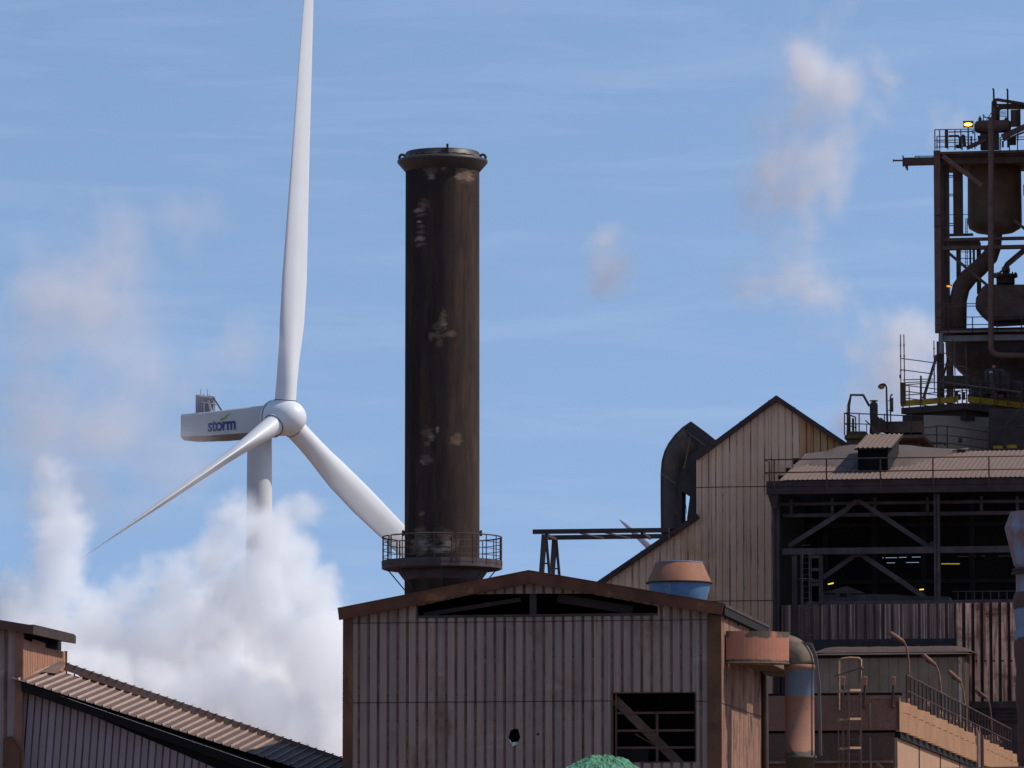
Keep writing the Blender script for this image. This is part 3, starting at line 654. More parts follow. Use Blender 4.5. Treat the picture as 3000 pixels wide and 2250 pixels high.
b = MB(); b.box((x_st, BV + 8, 0), (topb[-1][0], BV + 8.2, p(2000, 1540)[1])); b.box((topb[0][0], BV + 7.8, 0), (x_st, BV + 8, topb[0][1] - 1)); obj('rear_wall', b, M_black, be, H.M)

hd = thing('curved_chute', H.at(-9, BV + 2), 'dark curved chute rising from the beige roof slope and bending right', 'chute')
cp2 = lambda x, y: H.S(x, y, BV + 1.0)
outer = [(1936, 1562), (1935, 1470), (1935, 1388), (1938, 1350), (1946, 1322), (1958, 1298), (1976, 1274), (1998, 1252), (2024, 1234), (2058, 1259), (2092, 1286), (2060, 1330), (2045, 1400), (2042, 1510), (2012, 1522), (2021, 1455), (1998, 1440), (1997, 1535)]
b = MB(); pts = [cp2(*o) for o in outer]
b.prism(list(reversed(pts)), BV + 1.0, BV + 2.6)
ho = obj('casing', b, mat('chute_steel', (0.048, 0.042, 0.045), .7, .35, 1, streak=((.085, .06, .045), 1.6, .25, .52, .66)), hd, H.M, bevel=.0)
# bowed outer skin so that the left side reads round
b = MB(); ring = [(1936, 1560), (1935, 1470), (1935, 1388), (1938, 1350), (1946, 1322), (1958, 1298), (1976, 1274), (1998, 1252)]
cen = [(1967, 1552), (1967, 1470), (1968, 1400), (1974, 1362), (1983, 1338), (1995, 1318), (2010, 1302), (2026, 1288)]
vs = []; nn = 10
for (ox, oy), (cx_, cy_) in zip(ring, cen):
    o_ = H.L(ox, oy, BV + 1.4); c_ = H.L(cx_, cy_, BV + 1.4); rad = o_ - c_; R0 = rad.length; rad.normalize()
    for k in range(nn + 1):
        a = math.pi * k / nn; vs.append(c_ + rad * (math.cos(a) * R0) + Vector((0, -math.sin(a) * R0 * .85, 0)))
fs = [(i * (nn + 1) + k, i * (nn + 1) + k + 1, (i + 1) * (nn + 1) + k + 1, (i + 1) * (nn + 1) + k) for i in range(len(ring) - 1) for k in range(nn)]
b.add(vs, fs, 0, True); obj('rounded_skin', b, mat('chute_skin', (0.063, 0.051, 0.051), .6, .3, 1, layers=[((.11, .075, .055), (1.2, 1.2, .5), .50, .62)]), hd, H.M)
b = MB()
for a, c in (((2001, 1256), (2068, 1306)), ((2023, 1276), (2004, 1372)), ((1938, 1387), (1979, 1416))): b.beam(H.L(*a, BV + .35), H.L(*c, BV + .35), .05, .05)
for a, c in (((1998, 1440), (2003, 1525)), ((2006, 1448), (2012, 1505))): b.beam(H.L(*a, BV + 1.8), H.L(*c, BV + 1.8), .025, .025)
obj_split('stiffener', b, mat('stiffener_worn', (.13, .105, .075), .7), hd, H.M)

# ================================================================ open industrial hall on the right
p = H.S
ha = thing('open_hall', H.at(8, 6), 'big dark open-sided hall with braced steel frame under a dusty ribbed roof', 'hall')
ze = p(2290, 1408)[1]; xr = p(3120, 1400)[0]; x0 = p(2246, 1408)[0]
# roof
e0 = Vector((p(2285, 1408)[0], -.25, ze)); tdir = Vector((0, 11.9, 2.42)); tl = tdir.length; tdir.normalize()
nrm = Vector((1, 0, 0)).cross(tdir); 
Mr = Matrix(((1, 0, 0, e0.x), (0, -nrm.y, tdir.y, e0.y), (0, -nrm.z, tdir.z, e0.z), (0, 0, 0, 1)))
b = MB().sheet([(0, tl), (xr - e0.x + 3, tl)], [(0, 0), (xr - e0.x + 3, 0)], [(0, 0, 0), (.66, 0, 0), (.76, -.035, 0), (.88, -.035, 0)], .252)
obj('roof', b, M_roof, ha, H.M @ Mr)
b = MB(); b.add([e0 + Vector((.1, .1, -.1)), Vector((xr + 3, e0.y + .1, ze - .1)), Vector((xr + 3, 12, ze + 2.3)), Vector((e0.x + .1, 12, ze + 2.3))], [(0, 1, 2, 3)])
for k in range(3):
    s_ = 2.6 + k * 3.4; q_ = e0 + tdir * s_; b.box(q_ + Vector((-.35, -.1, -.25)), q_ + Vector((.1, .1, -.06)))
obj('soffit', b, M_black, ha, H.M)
# dust lying on the roof
def rl(px, py, lift=0.0):
    """pixel -> roof plane, local to hall"""
    c = H.Mi @ Vector((0, 0, CZ)); d = (H.Mi.to_3x3() @ ray(px, py)); n_ = nrm
    tt = (e0 - c).dot(n_) / d.dot(n_); return c + d * tt + n_ * lift
rnd = random.Random(5)
lo_e = [(2318, 1377), (2340, 1366), (2380, 1364), (2420, 1368), (2460, 1371), (2500, 1376), (2540, 1374), (2590, 1372), (2640, 1366), (2665, 1366), (2700, 1352), (2735, 1346), (2775, 1336), (2800, 1326), (2835, 1318)]
b = MB(); vs = []; rows = 9
hi_e = [(2372, 1328), (2390, 1325), (2420, 1322), (2455, 1308), (2490, 1303), (2530, 1302), (2580, 1301), (2630, 1303), (2665, 1304), (2700, 1309), (2735, 1312), (2770, 1314), (2795, 1315), (2815, 1316), (2838, 1317)]
fin = []
for i in range(len(lo_e) - 1):
    for k in range(4):
        t_ = k / 4; fin.append((tuple(lo_e[i][j] + (lo_e[i + 1][j] - lo_e[i][j]) * t_ + (rnd.uniform(-2.5, 2.5) if j else 0) for j in (0, 1)), tuple(hi_e[i][j] + (hi_e[i + 1][j] - hi_e[i][j]) * t_ for j in (0, 1))))
fin.append((lo_e[-1], hi_e[-1]))
for lo_, hi_ in fin:
    A = rl(*lo_, .04); zt_ = rl(hi_[0], 1328, 0)
    B = H.L(hi_[0], hi_[1], 11.0)
    for k in range(rows):
        t_ = k / (rows - 1); q_ = A.lerp(B, t_)
        base_ = e0 + tdir * ((q_ - e0).dot(tdir)); hgt = .07 + .12 * math.sin(math.pi * t_) + rnd.uniform(-.02, .02)
        pl_z = ze + (q_.y - e0.y) * 2.42 / 11.9
        q_ = Vector((q_.x, q_.y, max(q_.z, pl_z + (.0 if k == 0 else hgt)) if k else pl_z - .03)); vs.append(q_)
nc = len(fin)
b.add(vs, [(i * rows + k, (i + 1) * rows + k, (i + 1) * rows + k + 1, i * rows + k + 1) for i in range(nc - 1) for k in range(rows - 1)], 0, True)
tag(obj('dust_drift', b, M_dust, None, H.M), 'grey dust drift blanketing the top of the hall roof', 'dust', kind='stuff')
# dormer vent on the roof
dv = thing('roof_dormer', H.at(5.5, 5), 'small pitched vent hatch with pinkish dusty top on the hall roof', 'roof vent')
A = H.L(2503, 1313, 2.4); zA = A.z; D_ = H.L(2614, 1313, 2.4); B = H.L(2551, 1273, 8.6)
Cx = D_.x; td = (B - A); td.x = 0; tl2 = td.length; td.normalize(); nr = Vector((1, 0, 0)).cross(td)
Mr = Matrix(((1, 0, 0, A.x), (0, -nr.y, td.y, A.y), (0, -nr.z, td.z, A.z), (0, 0, 0, 1)))
b = MB().sheet([(0, tl2), (Cx - A.x, tl2)], [(0, 0), (Cx - A.x, 0)], [(0, 0, 0), (.55, 0, 0), (.7, -.05, 0), (.88, -.05, 0)], .252)
b.box((0, .03, 0), (Cx - A.x, .10, tl2), 1)
obj('hatch_roof', b, [M_roof, M_black], dv, H.M @ Mr)
b = MB(); zr = lambda v: ze + (v + .25) * 2.42 / 11.9
for x_ in (A.x + .15, Cx - .25):
    b.add([(x_, 2.6, zr(2.6)), (x_, 8.4, zr(8.4)), (x_, 8.4, B.z - .15), (x_, 2.6, A.z - .05)], [(0, 1, 2, 3)])
b.box((A.x + .15, 3.1, zr(2.6) - .1), (Cx - .25, 3.2, A.z + .1))
obj('cheeks', b, M_black, dv, H.M)
# fascia girder
b = MB(); zf0 = ze - .03; zf1 = p(2250, 1446)[1]
b.box((x0, -.15, zf1), (xr, .25, zf0)); b.box((x0, -.22, zf1 - .05), (xr, .3, zf1)); b.box((x0, -.22, zf0 - .28), (xr, -.15, zf0 - .22))
b.prism([(x0, zf1), (x0 + .05, zf1 - .02), p(2262, 1490), (p(2275, 1490)[0], p(2262, 1490)[1]), (x0 + .6, zf1)][::-1], -.1, .2)
obj('eaves_girder', b, M_dark, ha, H.M)
b = MB(); b.box((x0 + .2, 1.2, p(2300, 1470)[1] - .1), (xr, 1.5, p(2300, 1470)[1] + .05)); 
z_s = p(2400, 1503)[1]; b.box((p(2285, 1500)[0], 1.2, z_s - .10), (xr, 1.5, z_s + .08))
for x_ in (2318, 2438, 2563, 2717, 2875, 2980): q_ = H.L(x_, 1480, 1.3); b.box((q_.x - .07, 1.25, z_s), (q_.x + .07, 1.4, z_s + .85))
obj('upper_rail_beam', b, M_dim, ha, H.M)
for xa, xb, y0, y1 in ((2262, 2286, 1446, 2250), (2735, 2754, 1446, 1775)):
    b = MB(); A = H.L(xa, y0, .3); B = H.L(xb, y1, .3); B.z = 0 if y1 > 2000 else B.z
    w_ = B.x - A.x; b.box((A.x, .3, B.z), (B.x, .36, A.z)); b.box((A.x, .64, B.z), (B.x, .7, A.z)); b.box(((A.x + B.x) / 2 - .04, .3, B.z), ((A.x + B.x) / 2 + .04, .7, A.z))
    obj('column', b, mat('column_red_grey', (.052, .040, .044), .85, .35, .5) if xa < 2300 else M_dim, ha, H.M)
b = MB(); zm_ = p(2500, 1612)[1]; b.box((p(2290, 1612)[0], .35, zm_ - .16), (xr, .75, zm_ + .16)); obj('cross_girder', b, M_dim, ha, H.M)
b = MB(); zs_ = p(2500, 1766)[1]; b.box((p(2360, 1766)[0], .1, zs_ - .14), (xr, .8, zs_ + .1)); obj('sill_girder', b, M_dim, ha, H.M)
for a, c, w_ in (((2310, 1600), (2478, 1494), .24), ((2552, 1490), (2722, 1602), .24), ((2412, 1692), (2494, 1634), .22), ((2534, 1632), (2728, 1762), .26)):
    b = MB(); b.beam(H.L(*a, .9), H.L(*c, .9), .12, w_); obj('brace', b, M_dim, ha, H.M)
for (ax_, ay), (bx2, by2), (mx_, my) in (((2478, 1494), (2552, 1492), (2512, 1468)), ((2494, 1634), (2534, 1632), (2514, 1626))):
    b = MB(); pts = [H.L(ax_, ay, 1.1), H.L((ax_ + mx_) / 2 + 0, (ay + my) / 2 - 4, 1.1), H.L(mx_, my, 1.1), H.L((bx2 + mx_) / 2, (by2 + my) / 2 - 4, 1.1), H.L(bx2, by2, 1.1)]
    for i in range(4): b.beam(pts[i], pts[i + 1], .12, .22)
    obj('brace_crown', b, M_dim, ha, H.M)
b = MB(); A = H.L(2722, 1602, .88); b.prism([(A.x - .5, zm_ + .1), (A.x + .4, zm_ + .1), (A.x + .4, zm_ + .5), (A.x + .1, zm_ + .45)], .85, .9); obj('gusset', b, M_dim, ha, H.M)
# interior: far wall with daylight slits, side wall, floor deck
wy = 12.9
slits = []
for xa, xb, y_ in ((2594, 2628, 1634), (2634, 2656, 1633), (2672, 2700, 1632), (2527, 2547, 1650), (2598, 2622, 1649), (2655, 2692, 1648), (2806, 2838, 1630), (2842, 2860, 1630), (2875, 2886, 1629), (2925, 2962, 1629), (2585, 2589, 1634)):
    A = H.L(xa, y_, wy); B = H.L(xb, y_, wy); slits.append(([(A.x, A.z - .012), (B.x, A.z - .012)], [(A.x, A.z + .008), (B.x, A.z + .008)]))
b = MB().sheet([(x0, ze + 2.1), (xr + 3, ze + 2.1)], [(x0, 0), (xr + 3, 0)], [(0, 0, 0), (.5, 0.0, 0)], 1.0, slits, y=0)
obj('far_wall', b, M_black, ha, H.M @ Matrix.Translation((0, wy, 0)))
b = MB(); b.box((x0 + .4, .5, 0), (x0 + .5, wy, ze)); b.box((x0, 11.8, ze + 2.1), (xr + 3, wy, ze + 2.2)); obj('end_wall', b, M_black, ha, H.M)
b = MB(); 
for k in range(9): x_ = x0 + 1.5 + k * 2.6; b.box((x_, wy - .6, 0), (x_ + .25, wy - .4, ze))
for k in range(3): b.box((x0, wy - .7, ze - 1.5 - k * 3), (xr, wy - .6, ze - 1.3 - k * 3))
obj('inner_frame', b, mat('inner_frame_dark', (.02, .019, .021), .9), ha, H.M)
# ledge equipment and small inner railing
b = MB(); hp = [(2410, 1745), (2412, 1735), (2440, 1728), (2480, 1717), (2510, 1728), (2540, 1740), (2620, 1742), (2660, 1745), (2780, 1748), (2782, 1762), (2410, 1762)]
b.prism([H.S(*o, 1.5) for o in hp][::-1], 1.5, 3.0); obj('dusty_heap', b, M_dim, ha, H.M)
b = MB(); b.box(H.L(2415, 1741, 1.45), H.L(2448, 1737, 1.5)); b.box(H.L(2461, 1748, 1.45), H.L(2480, 1738, 1.5)); b.box(H.L(2490, 1741, 1.45), H.L(2545, 1738, 1.5)); obj('heap_gaps', b, M_black, ha, H.M)
b = MB(); z_ = p(2850, 1733)[1]
b.tube([H.L(2790, 1733, 1.6), H.L(3050, 1731, 1.6)], .03, 6)
for k in range(9): q_ = H.L(2806 + k * 24, 1733, 1.6); b.tube([q_, q_ - Vector((0, 0, .6))], .025, 6)
obj('inner_railing', b, M_dim, ha, H.M)
# lights in the hall
for i, (px_, y_, sl2, lab) in enumerate(((2434, 1710, 3.5, 'short yellow tube light glowing left of the lower brace in the hall'), (2700, 1727, 1, 'short yellow tube light glowing near the hall sill by the column'), (2785, 1652, 0, 'long dim yellow light line deep in the hall right of the column'))):
    lt = thing('tube_light', H.at(H.L(px_, y_, 4).x, 4, H.L(px_, y_, 4).z), lab, 'light', 'tube lights inside the hall')
    hw = 8 if i < 2 else 27; hw = 6.5 if i == 1 else hw
    A = H.L(px_ - hw, y_ + sl2 / 2, 4); B = H.L(px_ + hw, y_ - sl2 / 2, 4)
    b = MB(); b.tube([A, B], .03 if i < 2 else .007, 8); obj('tube', b, M_tubel, lt, H.M)
    b = MB(); b.beam(A + Vector((0, 0, .06)), B + Vector((0, 0, .06)), .12, .04); obj('housing', b, M_dark, lt, H.M)
# roof edge railing
rlg = thing('roof_railing', H.at(8, -.3, ze), 'long two-bar brown railing along the front edge of the hall roof', 'railing')
m_rr = mat('railing_brown', (.062, .042, .040), .85, .3, 3)
for y_ in (1347, 1385):
    b = MB(); z_ = H.L(2245, y_, -.3).z; b.tube([(H.L(2241, y_, -.3).x, -.3, z_), (xr, -.3, z_)], .032, 8); obj('bar', b, m_rr, rlg, H.M)
    b = MB(); b.tube([(H.L(2241, y_, -.3).x, -.3, z_), (H.L(2241, y_, -.3).x + .05, 1.2, z_)], .03, 8); obj('bar', b, m_rr, rlg, H.M)
zt1 = H.L(2245, 1347, -.3).z
for x_ in (2268, 2421, 2579, 2733, 2897, 3060):
    b = MB(); q_ = H.L(x_, 1347, -.3); b.beam((q_.x, -.3, zt1), (q_.x, -.3, zf1 + .15), .07, .05); obj('post', b, m_rr, rlg, H.M)
b = MB(); x_ = H.L(2243, 1347, -.3).x; b.beam((x_ + .05, .9, zt1), (x_ + .05, .9, zf0), .06, .06); obj('post', b, m_rr, rlg, H.M)
# lower cladding
A = H.L(2362, 1772, .0); B = H.L(2802, 1772, .0); xm_ = H.L(2590, 1772, 0).x
b = MB(); b.sheet([(xm_, A.z), (B.x, A.z)], [(xm_, 0), (B.x, 0)], [(0, 0, 0), (.6, 0, 0), (.68, .06, 1), (.92, .06, 0)], .46)
obj('streaked_cladding', b, [mat('heavily_streaked', (0.150, 0.098, 0.088), .85, .2, .8, streak=((.50, .38, .34), 16, .08, .50, .58), layers=[((.12, .06, .045), (2, 2, .5), .52, .7)]), mat('streak_recess_right', (.05, .038, .038), .9, .2, 1, streak=((.30, .22, .20), 16, .10, .55, .64))], ha, H.M)
b = MB(); zq = p(2600, 1872)[1]; b.box((p(2370, 1772)[0], -.03, zq - .9), (B.x + .6, .0, zq)); obj('soot_shade_strip', b, mat('soot_shade_strip', (.035, .032, .038), .95, .3, 2), ha, H.M)  # dark strip paints soot and shade along the foot of the cladding
b = MB()
b.sheet([(p(2290, 1772)[0], A.z), (xm_, A.z)], [(p(2290, 1772)[0], 0), (xm_, 0)], [(0, 0, 0), (.6, 0, 0), (.68, .06, 1), (.92, .06, 0)], .46)
obj('streaked_cladding', b, [M_streak, mat('streak_recess', (.05, .04, .042), .9, .2, 1, streak=((.20, .15, .14), 16, .10, .60, .66))], ha, H.M)
zl_ = p(2850, 2056)[1]
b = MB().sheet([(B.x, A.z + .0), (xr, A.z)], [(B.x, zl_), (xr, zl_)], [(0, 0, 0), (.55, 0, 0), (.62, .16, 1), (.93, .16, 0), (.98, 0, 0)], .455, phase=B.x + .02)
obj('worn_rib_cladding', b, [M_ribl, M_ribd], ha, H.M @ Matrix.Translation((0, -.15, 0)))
b = MB()
for k in range(5): q_ = H.L(2861 + k * 25.6, 1936, -.16); b.lathe([(0, 0), (.05, 0), (.05, .03), (0, .03)], q_, 8, axis=(0, -1, 0))
obj_split('bolt', b, M_black, ha, H.M)
b = MB(); b.box((B.x, -.3, p(2850, 2075)[1]), (xr, .3, zl_)); b.box((B.x, -.15, p(2850, 2112)[1]), (xr, .0, p(2850, 2075)[1]))
for k in range(3): z_ = p(2850, 2078 + k * 11)[1]; b.box((B.x, -.25, z_), (xr, -.15, z_ + .05))
obj('ledge', b, M_dark, ha, H.M)
b = MB(); b.box((B.x, .1, 0), (xr, .4, p(2850, 2112)[1])); obj('base_wall', b, mat('base_brown', (.060, .045, .045), .95, .2, .5), ha, H.M)
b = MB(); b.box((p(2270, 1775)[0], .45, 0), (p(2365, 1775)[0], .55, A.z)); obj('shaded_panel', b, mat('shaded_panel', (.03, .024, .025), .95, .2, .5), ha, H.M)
# caged ladder on the hall
cl = thing('caged_ladder', H.at(H.L(2360, 1800, -.4).x, -.4, 0), 'dark caged ladder with hooped guard at the left end of the hall', 'ladder', 'caged ladders')
m_lad = mat('ladder_grey', (.085, .07, .075), .85, .3, 3)
zb_ = p(2360, 1925, )[1]; zt2 = p(2360, 1622)[1]
for x_ in (2351, 2371):
    b = MB(); q_ = H.L(x_, 1700, -.7); b.beam((q_.x, -.7, zb_), (q_.x, -.7, zt2), .05, .05); obj('rail', b, m_lad, cl, H.M)
b = MB(); xa = H.L(2351, 1700, -.2).x; xb = H.L(2371, 1700, -.2).x
for k in range(20): z_ = zb_ + .3 * k; b.beam((xa - .05, -.1, z_), (xb + .05, -.1, z_), .03, .03)
for x_ in (xa - .08, xb + .08): b.beam((x_, -.1, zb_), (x_, -.1, zt2), .05, .05)
obj('rungs', b, M_dim, cl, H.M)
for y_ in (1695, 1778, 1860):
    z_ = H.L(2360, y_, -.7).z; b = MB(); pts = []
    for k in range(13):
        a = math.pi * k / 12; pts.append(Vector(((xa + xb) / 2 - math.cos(a) * .34, -.1 - math.sin(a) * .62, z_)))
    for i in range(12): b.beam(pts[i], pts[i + 1], .02, .06)
    obj('hoop', b, m_lad, cl, H.M)
sf = thing('access_tower', H.at(H.L(2370, 1800, .1).x, .1, 0), 'dim steel access tower with short rungs behind the caged ladder', 'access tower')
for x_, w_ in ((2328, .26), (2405, .2)):
    b = MB(); q_ = H.L(x_, 1700, .0); b.box((q_.x - w_ / 2, -.05, zb_ if x_ < 2400 else p(2400, 1770)[1]), (q_.x + w_ / 2, .08, zt2 - .1)); obj('post', b, mat('post_dim', (.045, .036, .040), .85, .3), sf, H.M)
b = MB()
for y_ in (1630, 1668, 1700, 1712): z_ = p(2390, y_)[1]; b.box((H.L(2374, y_, 0).x, 0, z_ - .09), (H.L(2402, y_, 0).x, .06, z_ + .07))
obj_split('rung', b, M_dim, sf, H.M)

# ================================================================ olive lean-to under the dusty rounded roof
lt = thing('lean_to', H.at(5, -3, 0), 'olive ribbed lean-to with rounded dust-covered roof under the hall cladding', 'lean-to')
vL = -3.0; pL = lambda x, y: H.S(x, y, vL)
b = MB(); A = pL(2333, 1914); B = pL(2826, 1912); zA = A[1]
b.sheet([(A[0], zA), (B[0], zA)], [(A[0], 0), (B[0], 0)], [(0, 0, 0), (.85, 0, 0), (.9, .03, 0)], .5, mats=(0, 0)); obj('front_wall', b, M_green_wall, lt, H.M @ Matrix.Translation((0, vL, 0)))
b = MB(); xa = pL(2808, 1914)[0]; xb = pL(2818, 1914)[0]; xc = pL(2824, 1914)[0]
b.box((xa, vL - .06, 0), (xb, vL + .02, zA), 0); b.box((xb, vL - .05, 0), (xc, vL + .02, zA), 1); b.box((pL(2788, 1940)[0], vL - .03, 0), (pL(2791, 1940)[0], vL, pL(2788, 1935)[1]), 1)
obj('corner_strip', b, [mat('white_strip', (.42, .36, .32), .8, .25, 2, layers=[((.2, .1, .07), 3, .55, .65)]), mat('yellow_strip', (.20, .16, .07), .8, .25, 2)], lt, H.M)
b = MB(); b.box((B[0] - .05, vL, 0), (B[0], 0, zA)); obj('end_wall', b, M_ribd, lt, H.M)
# dusty roof: from the front edge back up to the cladding
b = MB(); vs = []; nr_ = 7; cols = 40; rnd = random.Random(8)
xl0 = pL(2378, 1910)[0]; xr0 = pL(2850, 1910)[0]
for i in range(cols + 1):
    t_ = i / cols; x_ = xl0 + (xr0 - xl0) * t_; endf = min(1, min(t_, 1 - t_) * 9) ** .5
    for k in range(nr_):
        s_ = k / (nr_ - 1); y_ = vL - .35 + s_ * 3.3
        z_ = zA - .05 + (.03 + s_ * .42 + .22 * math.sin(math.pi * min(1, s_ * 1.4))) * (endf * .9 + .1) + rnd.uniform(-.015, .015)
        if k == 0: z_ = zA - .12
        vs.append((x_, y_, z_))
b.add(vs, [(i * nr_ + k, (i + 1) * nr_ + k, (i + 1) * nr_ + k + 1, i * nr_ + k + 1) for i in range(cols) for k in range(nr_ - 1)], 0, True)
b.box((pL(2333, 1914)[0], vL - .2, zA - .06), (xr0, vL + .1, zA + .0), 1); b.box((pL(2333, 1914)[0], vL, zA - .05), (xl0 + .3, .0, zA + .02), 1)
b.box((xl0 - .3, vL - .12, zA - .26), (xr0 - .3, vL - .02, zA - .06), 1)  # black strip stands in for the shadow gap under the roof edge
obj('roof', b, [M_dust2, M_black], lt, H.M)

# ================================================================ long brown bunker building with ribbed parapet
J = Fr(2634, 225); pJ = J.S
bk = thing('concrete_bunker', J.at(-6, 20), 'long brown concrete building, shaded end wall and sunlit tan side with saw-tooth parapet', 'building')
zt_ = pJ(2633, 2036)[1]; zgr = pJ(2633, 2143)[1]; xL = pJ(2120, 2100)[0]; LJ = 57
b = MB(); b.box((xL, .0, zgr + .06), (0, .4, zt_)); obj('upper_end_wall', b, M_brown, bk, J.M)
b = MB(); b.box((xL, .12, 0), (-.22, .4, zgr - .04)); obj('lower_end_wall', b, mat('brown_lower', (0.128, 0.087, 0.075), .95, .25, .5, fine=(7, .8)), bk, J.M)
b = MB(); b.box((xL, .05, zt_), (.1, .5, zt_ + .10)); b.box((xL, .2, zgr - .04), (-.1, .38, zgr + .06)); b.box((-.3, .2, zgr - .26), (.02, LJ, zgr - .02)); obj('coping', b, M_black, bk, J.M)
b = MB(); ztp = pJ(2633, 2055)[1]
n_p = 21; L1 = LJ / n_p
for k in range(n_p):
    v0 = k * L1; off = 0.10 if k else 0
    x_ = 0
    hgt = ztp - .42
    # each panel set at a small angle, so its far edge stands proud of the next
    b.add([(-.0, v0, zgr), (.26, v0 + L1 * .97, zgr), (.26, v0 + L1 * .97, hgt), (.0, v0, hgt), (-.15, v0, zgr), (-.15, v0 + L1 * .97, zgr), (-.15, v0 + L1 * .97, hgt), (-.15, v0, hgt)],
          [(0, 1, 2, 3), (3, 2, 6, 7), (1, 5, 6, 2), (4, 0, 3, 7), (0, 4, 5, 1)])
    t1 = v0 + L1 * .80; ht = ztp + .03 * math.sin(k * 2.4)
    b.add([(.0, v0, hgt), (.24, t1, hgt), (.24, t1, ht), (.0, v0, ht), (-.13, v0, hgt), (-.13, t1, hgt), (-.13, t1, ht), (-.13, v0, ht)],
          [(0, 1, 2, 3), (3, 2, 6, 7), (1, 5, 6, 2), (4, 0, 3, 7)])
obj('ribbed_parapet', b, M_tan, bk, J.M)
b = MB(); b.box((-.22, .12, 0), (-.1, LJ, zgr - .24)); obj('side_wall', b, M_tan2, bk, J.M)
b = MB()
for k in range(8): b.box((-.1, 9 + k * 9.5 - .1, 0), (-.07, 9 + k * 9.5 + .12, zgr - .12))
obj_split('panel_joint', b, M_seam, bk, J.M)
b = MB(); b.box((xL, .4, zt_ - 1.0), (-.2, LJ, zt_ - .9)); obj('roof_slab', b, M_dust, bk, J.M)
b = MB(); y_ = pJ(2500, 2232)[1]; b.box((pJ(2235, 2232)[0], .02, y_ - .05), (pJ(2615, 2232)[0], .12, y_ + .05)); obj('string_course', b, mat('string_tan', (.24, .16, .10), .9, .3), bk, J.M)
b = MB()
for x_, w_ in ((2547, .02), (2550, .02)):
    b.beam(J.L(x_, 2060, -.05), J.L(x_ + 2, 2132, -.05), w_, w_); b.beam(J.L(x_ + 1, 2160, -.05), J.L(x_ + 3, 2250, -.05), w_, w_)
b.beam(J.L(2550, 2045, -.05), J.L(2612, 2045, -.05), .03, .03)
obj('conduit', b, mat('conduit_pale', (.33, .28, .25), .7), bk, J.M)
m_pk = mat('post_pink', (.36, .20, .15), .8, .1)
for x_ in (2236, 2352, 2466, 2531, 2614):
    b = MB(); A = J.L(x_, 2068, -.1); B = J.L(x_ + 3, 2008, -.1); T_ = J.L(x_ + 5, 1983, -.18)
    b.beam(A, B, .09, .09, 1); b.beam(B, T_, .13, .06, 0); b.beam(A + Vector((0, .1, 0)), A + Vector((0, 0, .02)) + Vector((.0, -.05, -.06)), .16, .05, 1)
    obj('parapet_bracket', b, [m_pk, mat('post_dark', (.075, .045, .042), .85)], bk, J.M)
# pipe clamp (white down rod) on the side
b = MB(); A = J.Lu(2854, 2200, .12); b.beam((.34, A.y, 0), (.34, A.y, ztp + .1), .09, .09, 0); b.beam((.34, A.y + .8, 0), (.34, A.y + .8, ztp), .3, .2, 1); obj('rainwater_pipe', b, [mat('white_rod', (.55, .52, .48), .7), M_ppipe], bk, J.M)
# railing along the parapet top
br = thing('parapet_railing', J.at(-.1, 20, ztp), 'thin handrail with many posts running along the tan parapet', 'railing')
b = MB(); HRJ = 1.25
b.tube([(-.1, 4, ztp + HRJ), (-.1, LJ, ztp + HRJ)], .035, 6); obj('handrail', b, m_rr, br, J.M)
b = MB(); b.tube([(-.1, 4, ztp + HRJ * .5), (-.1, LJ, ztp + HRJ * .5)], .025, 6); obj('mid_bar', b, m_rr, br, J.M)
for k in range(32): b = MB(); v_ = 4 + k * (LJ - 4) / 31; b.beam((-.1, v_, ztp - .2), (-.1, v_, ztp + HRJ), .06, .06); obj('post', b, m_rr, br, J.M)
b = MB(); rnd = random.Random(2)
for k in range(150):
    v_ = 5 + rnd.random() * (LJ - 6); z_ = ztp + rnd.uniform(-.3, .55); x_ = rnd.uniform(-.9, -.3)
    b.box((x_, v_, z_), (x_ + rnd.uniform(.1, .25), v_ + .2, z_ + rnd.uniform(.08, .25)))
b.box((-1.6, 4, zt_ - .9), (-1.2, LJ, ztp + .35), 1)
obj('pipe_clutter', b, [mat('clutter_brown', (.36, .24, .18), .8, .3), mat('clutter_dark', (.035, .025, .024), .9)], br, J.M)
# street lamps standing along the bunker roof
for i, (px_, Dp, hx, hy, bx_, by_) in enumerate(((2662, 232, 2606, 1853, 2649, 1882), (2755, 248, 2703, 1917, 2742, 1950), (2826, 262, 2778, 1965, 2815, 1998), (2904, 280, 2858, 2021, 2890, 2046))):
    base_ = P(px_, 2000, Dp); 
    lab = ['nearest and tallest rusty street lamp above the tan parapet', 'second rusty street lamp along the tan parapet', 'third rusty street lamp, in front of the white corner strip', 'farthest dim street lamp, in front of the worn ribbed cladding'][i]
    sp = thing('street_lamp', (base_.x, base_.y, zt_ - .9), lab, 'street lamp', 'street lamps along the parapet')
    ms = M_lampr if i < 3 else mat('dim_lamp_steel', (.09, .055, .045), .85)
    tp = P(px_ - 4, by_ + 22, Dp); hp_ = P(bx_, by_, Dp); he = P(hx, hy, Dp); bt = P(px_ + 3, 2120, Dp); bt.z = zt_ - .9
    b = MB(); b.tube([bt, P(px_, by_ + 60, Dp), tp, P(px_ - 8, by_ + 10, Dp), hp_], [.06, .048, .042, .038, .036], 10); obj('pole', b, ms, sp)
    d_ = (he - hp_); b = MB()
    n_ = Vector((-d_.z, 0, d_.x)).normalized(); n_ = n_ if n_.z > 0 else -n_
    b.tube([hp_ - d_ * .05, hp_ + d_ * .12, hp_ + d_ * .5, hp_ + d_ * .92, he], [.045, .085, .10, .095, .06], 10); b.beam(hp_ + d_ * .3 - n_ * .10, hp_ + d_ * .62 - n_ * .13, .16, .05, 1)
    obj('lamp_head', b, [ms, M_dark], sp)
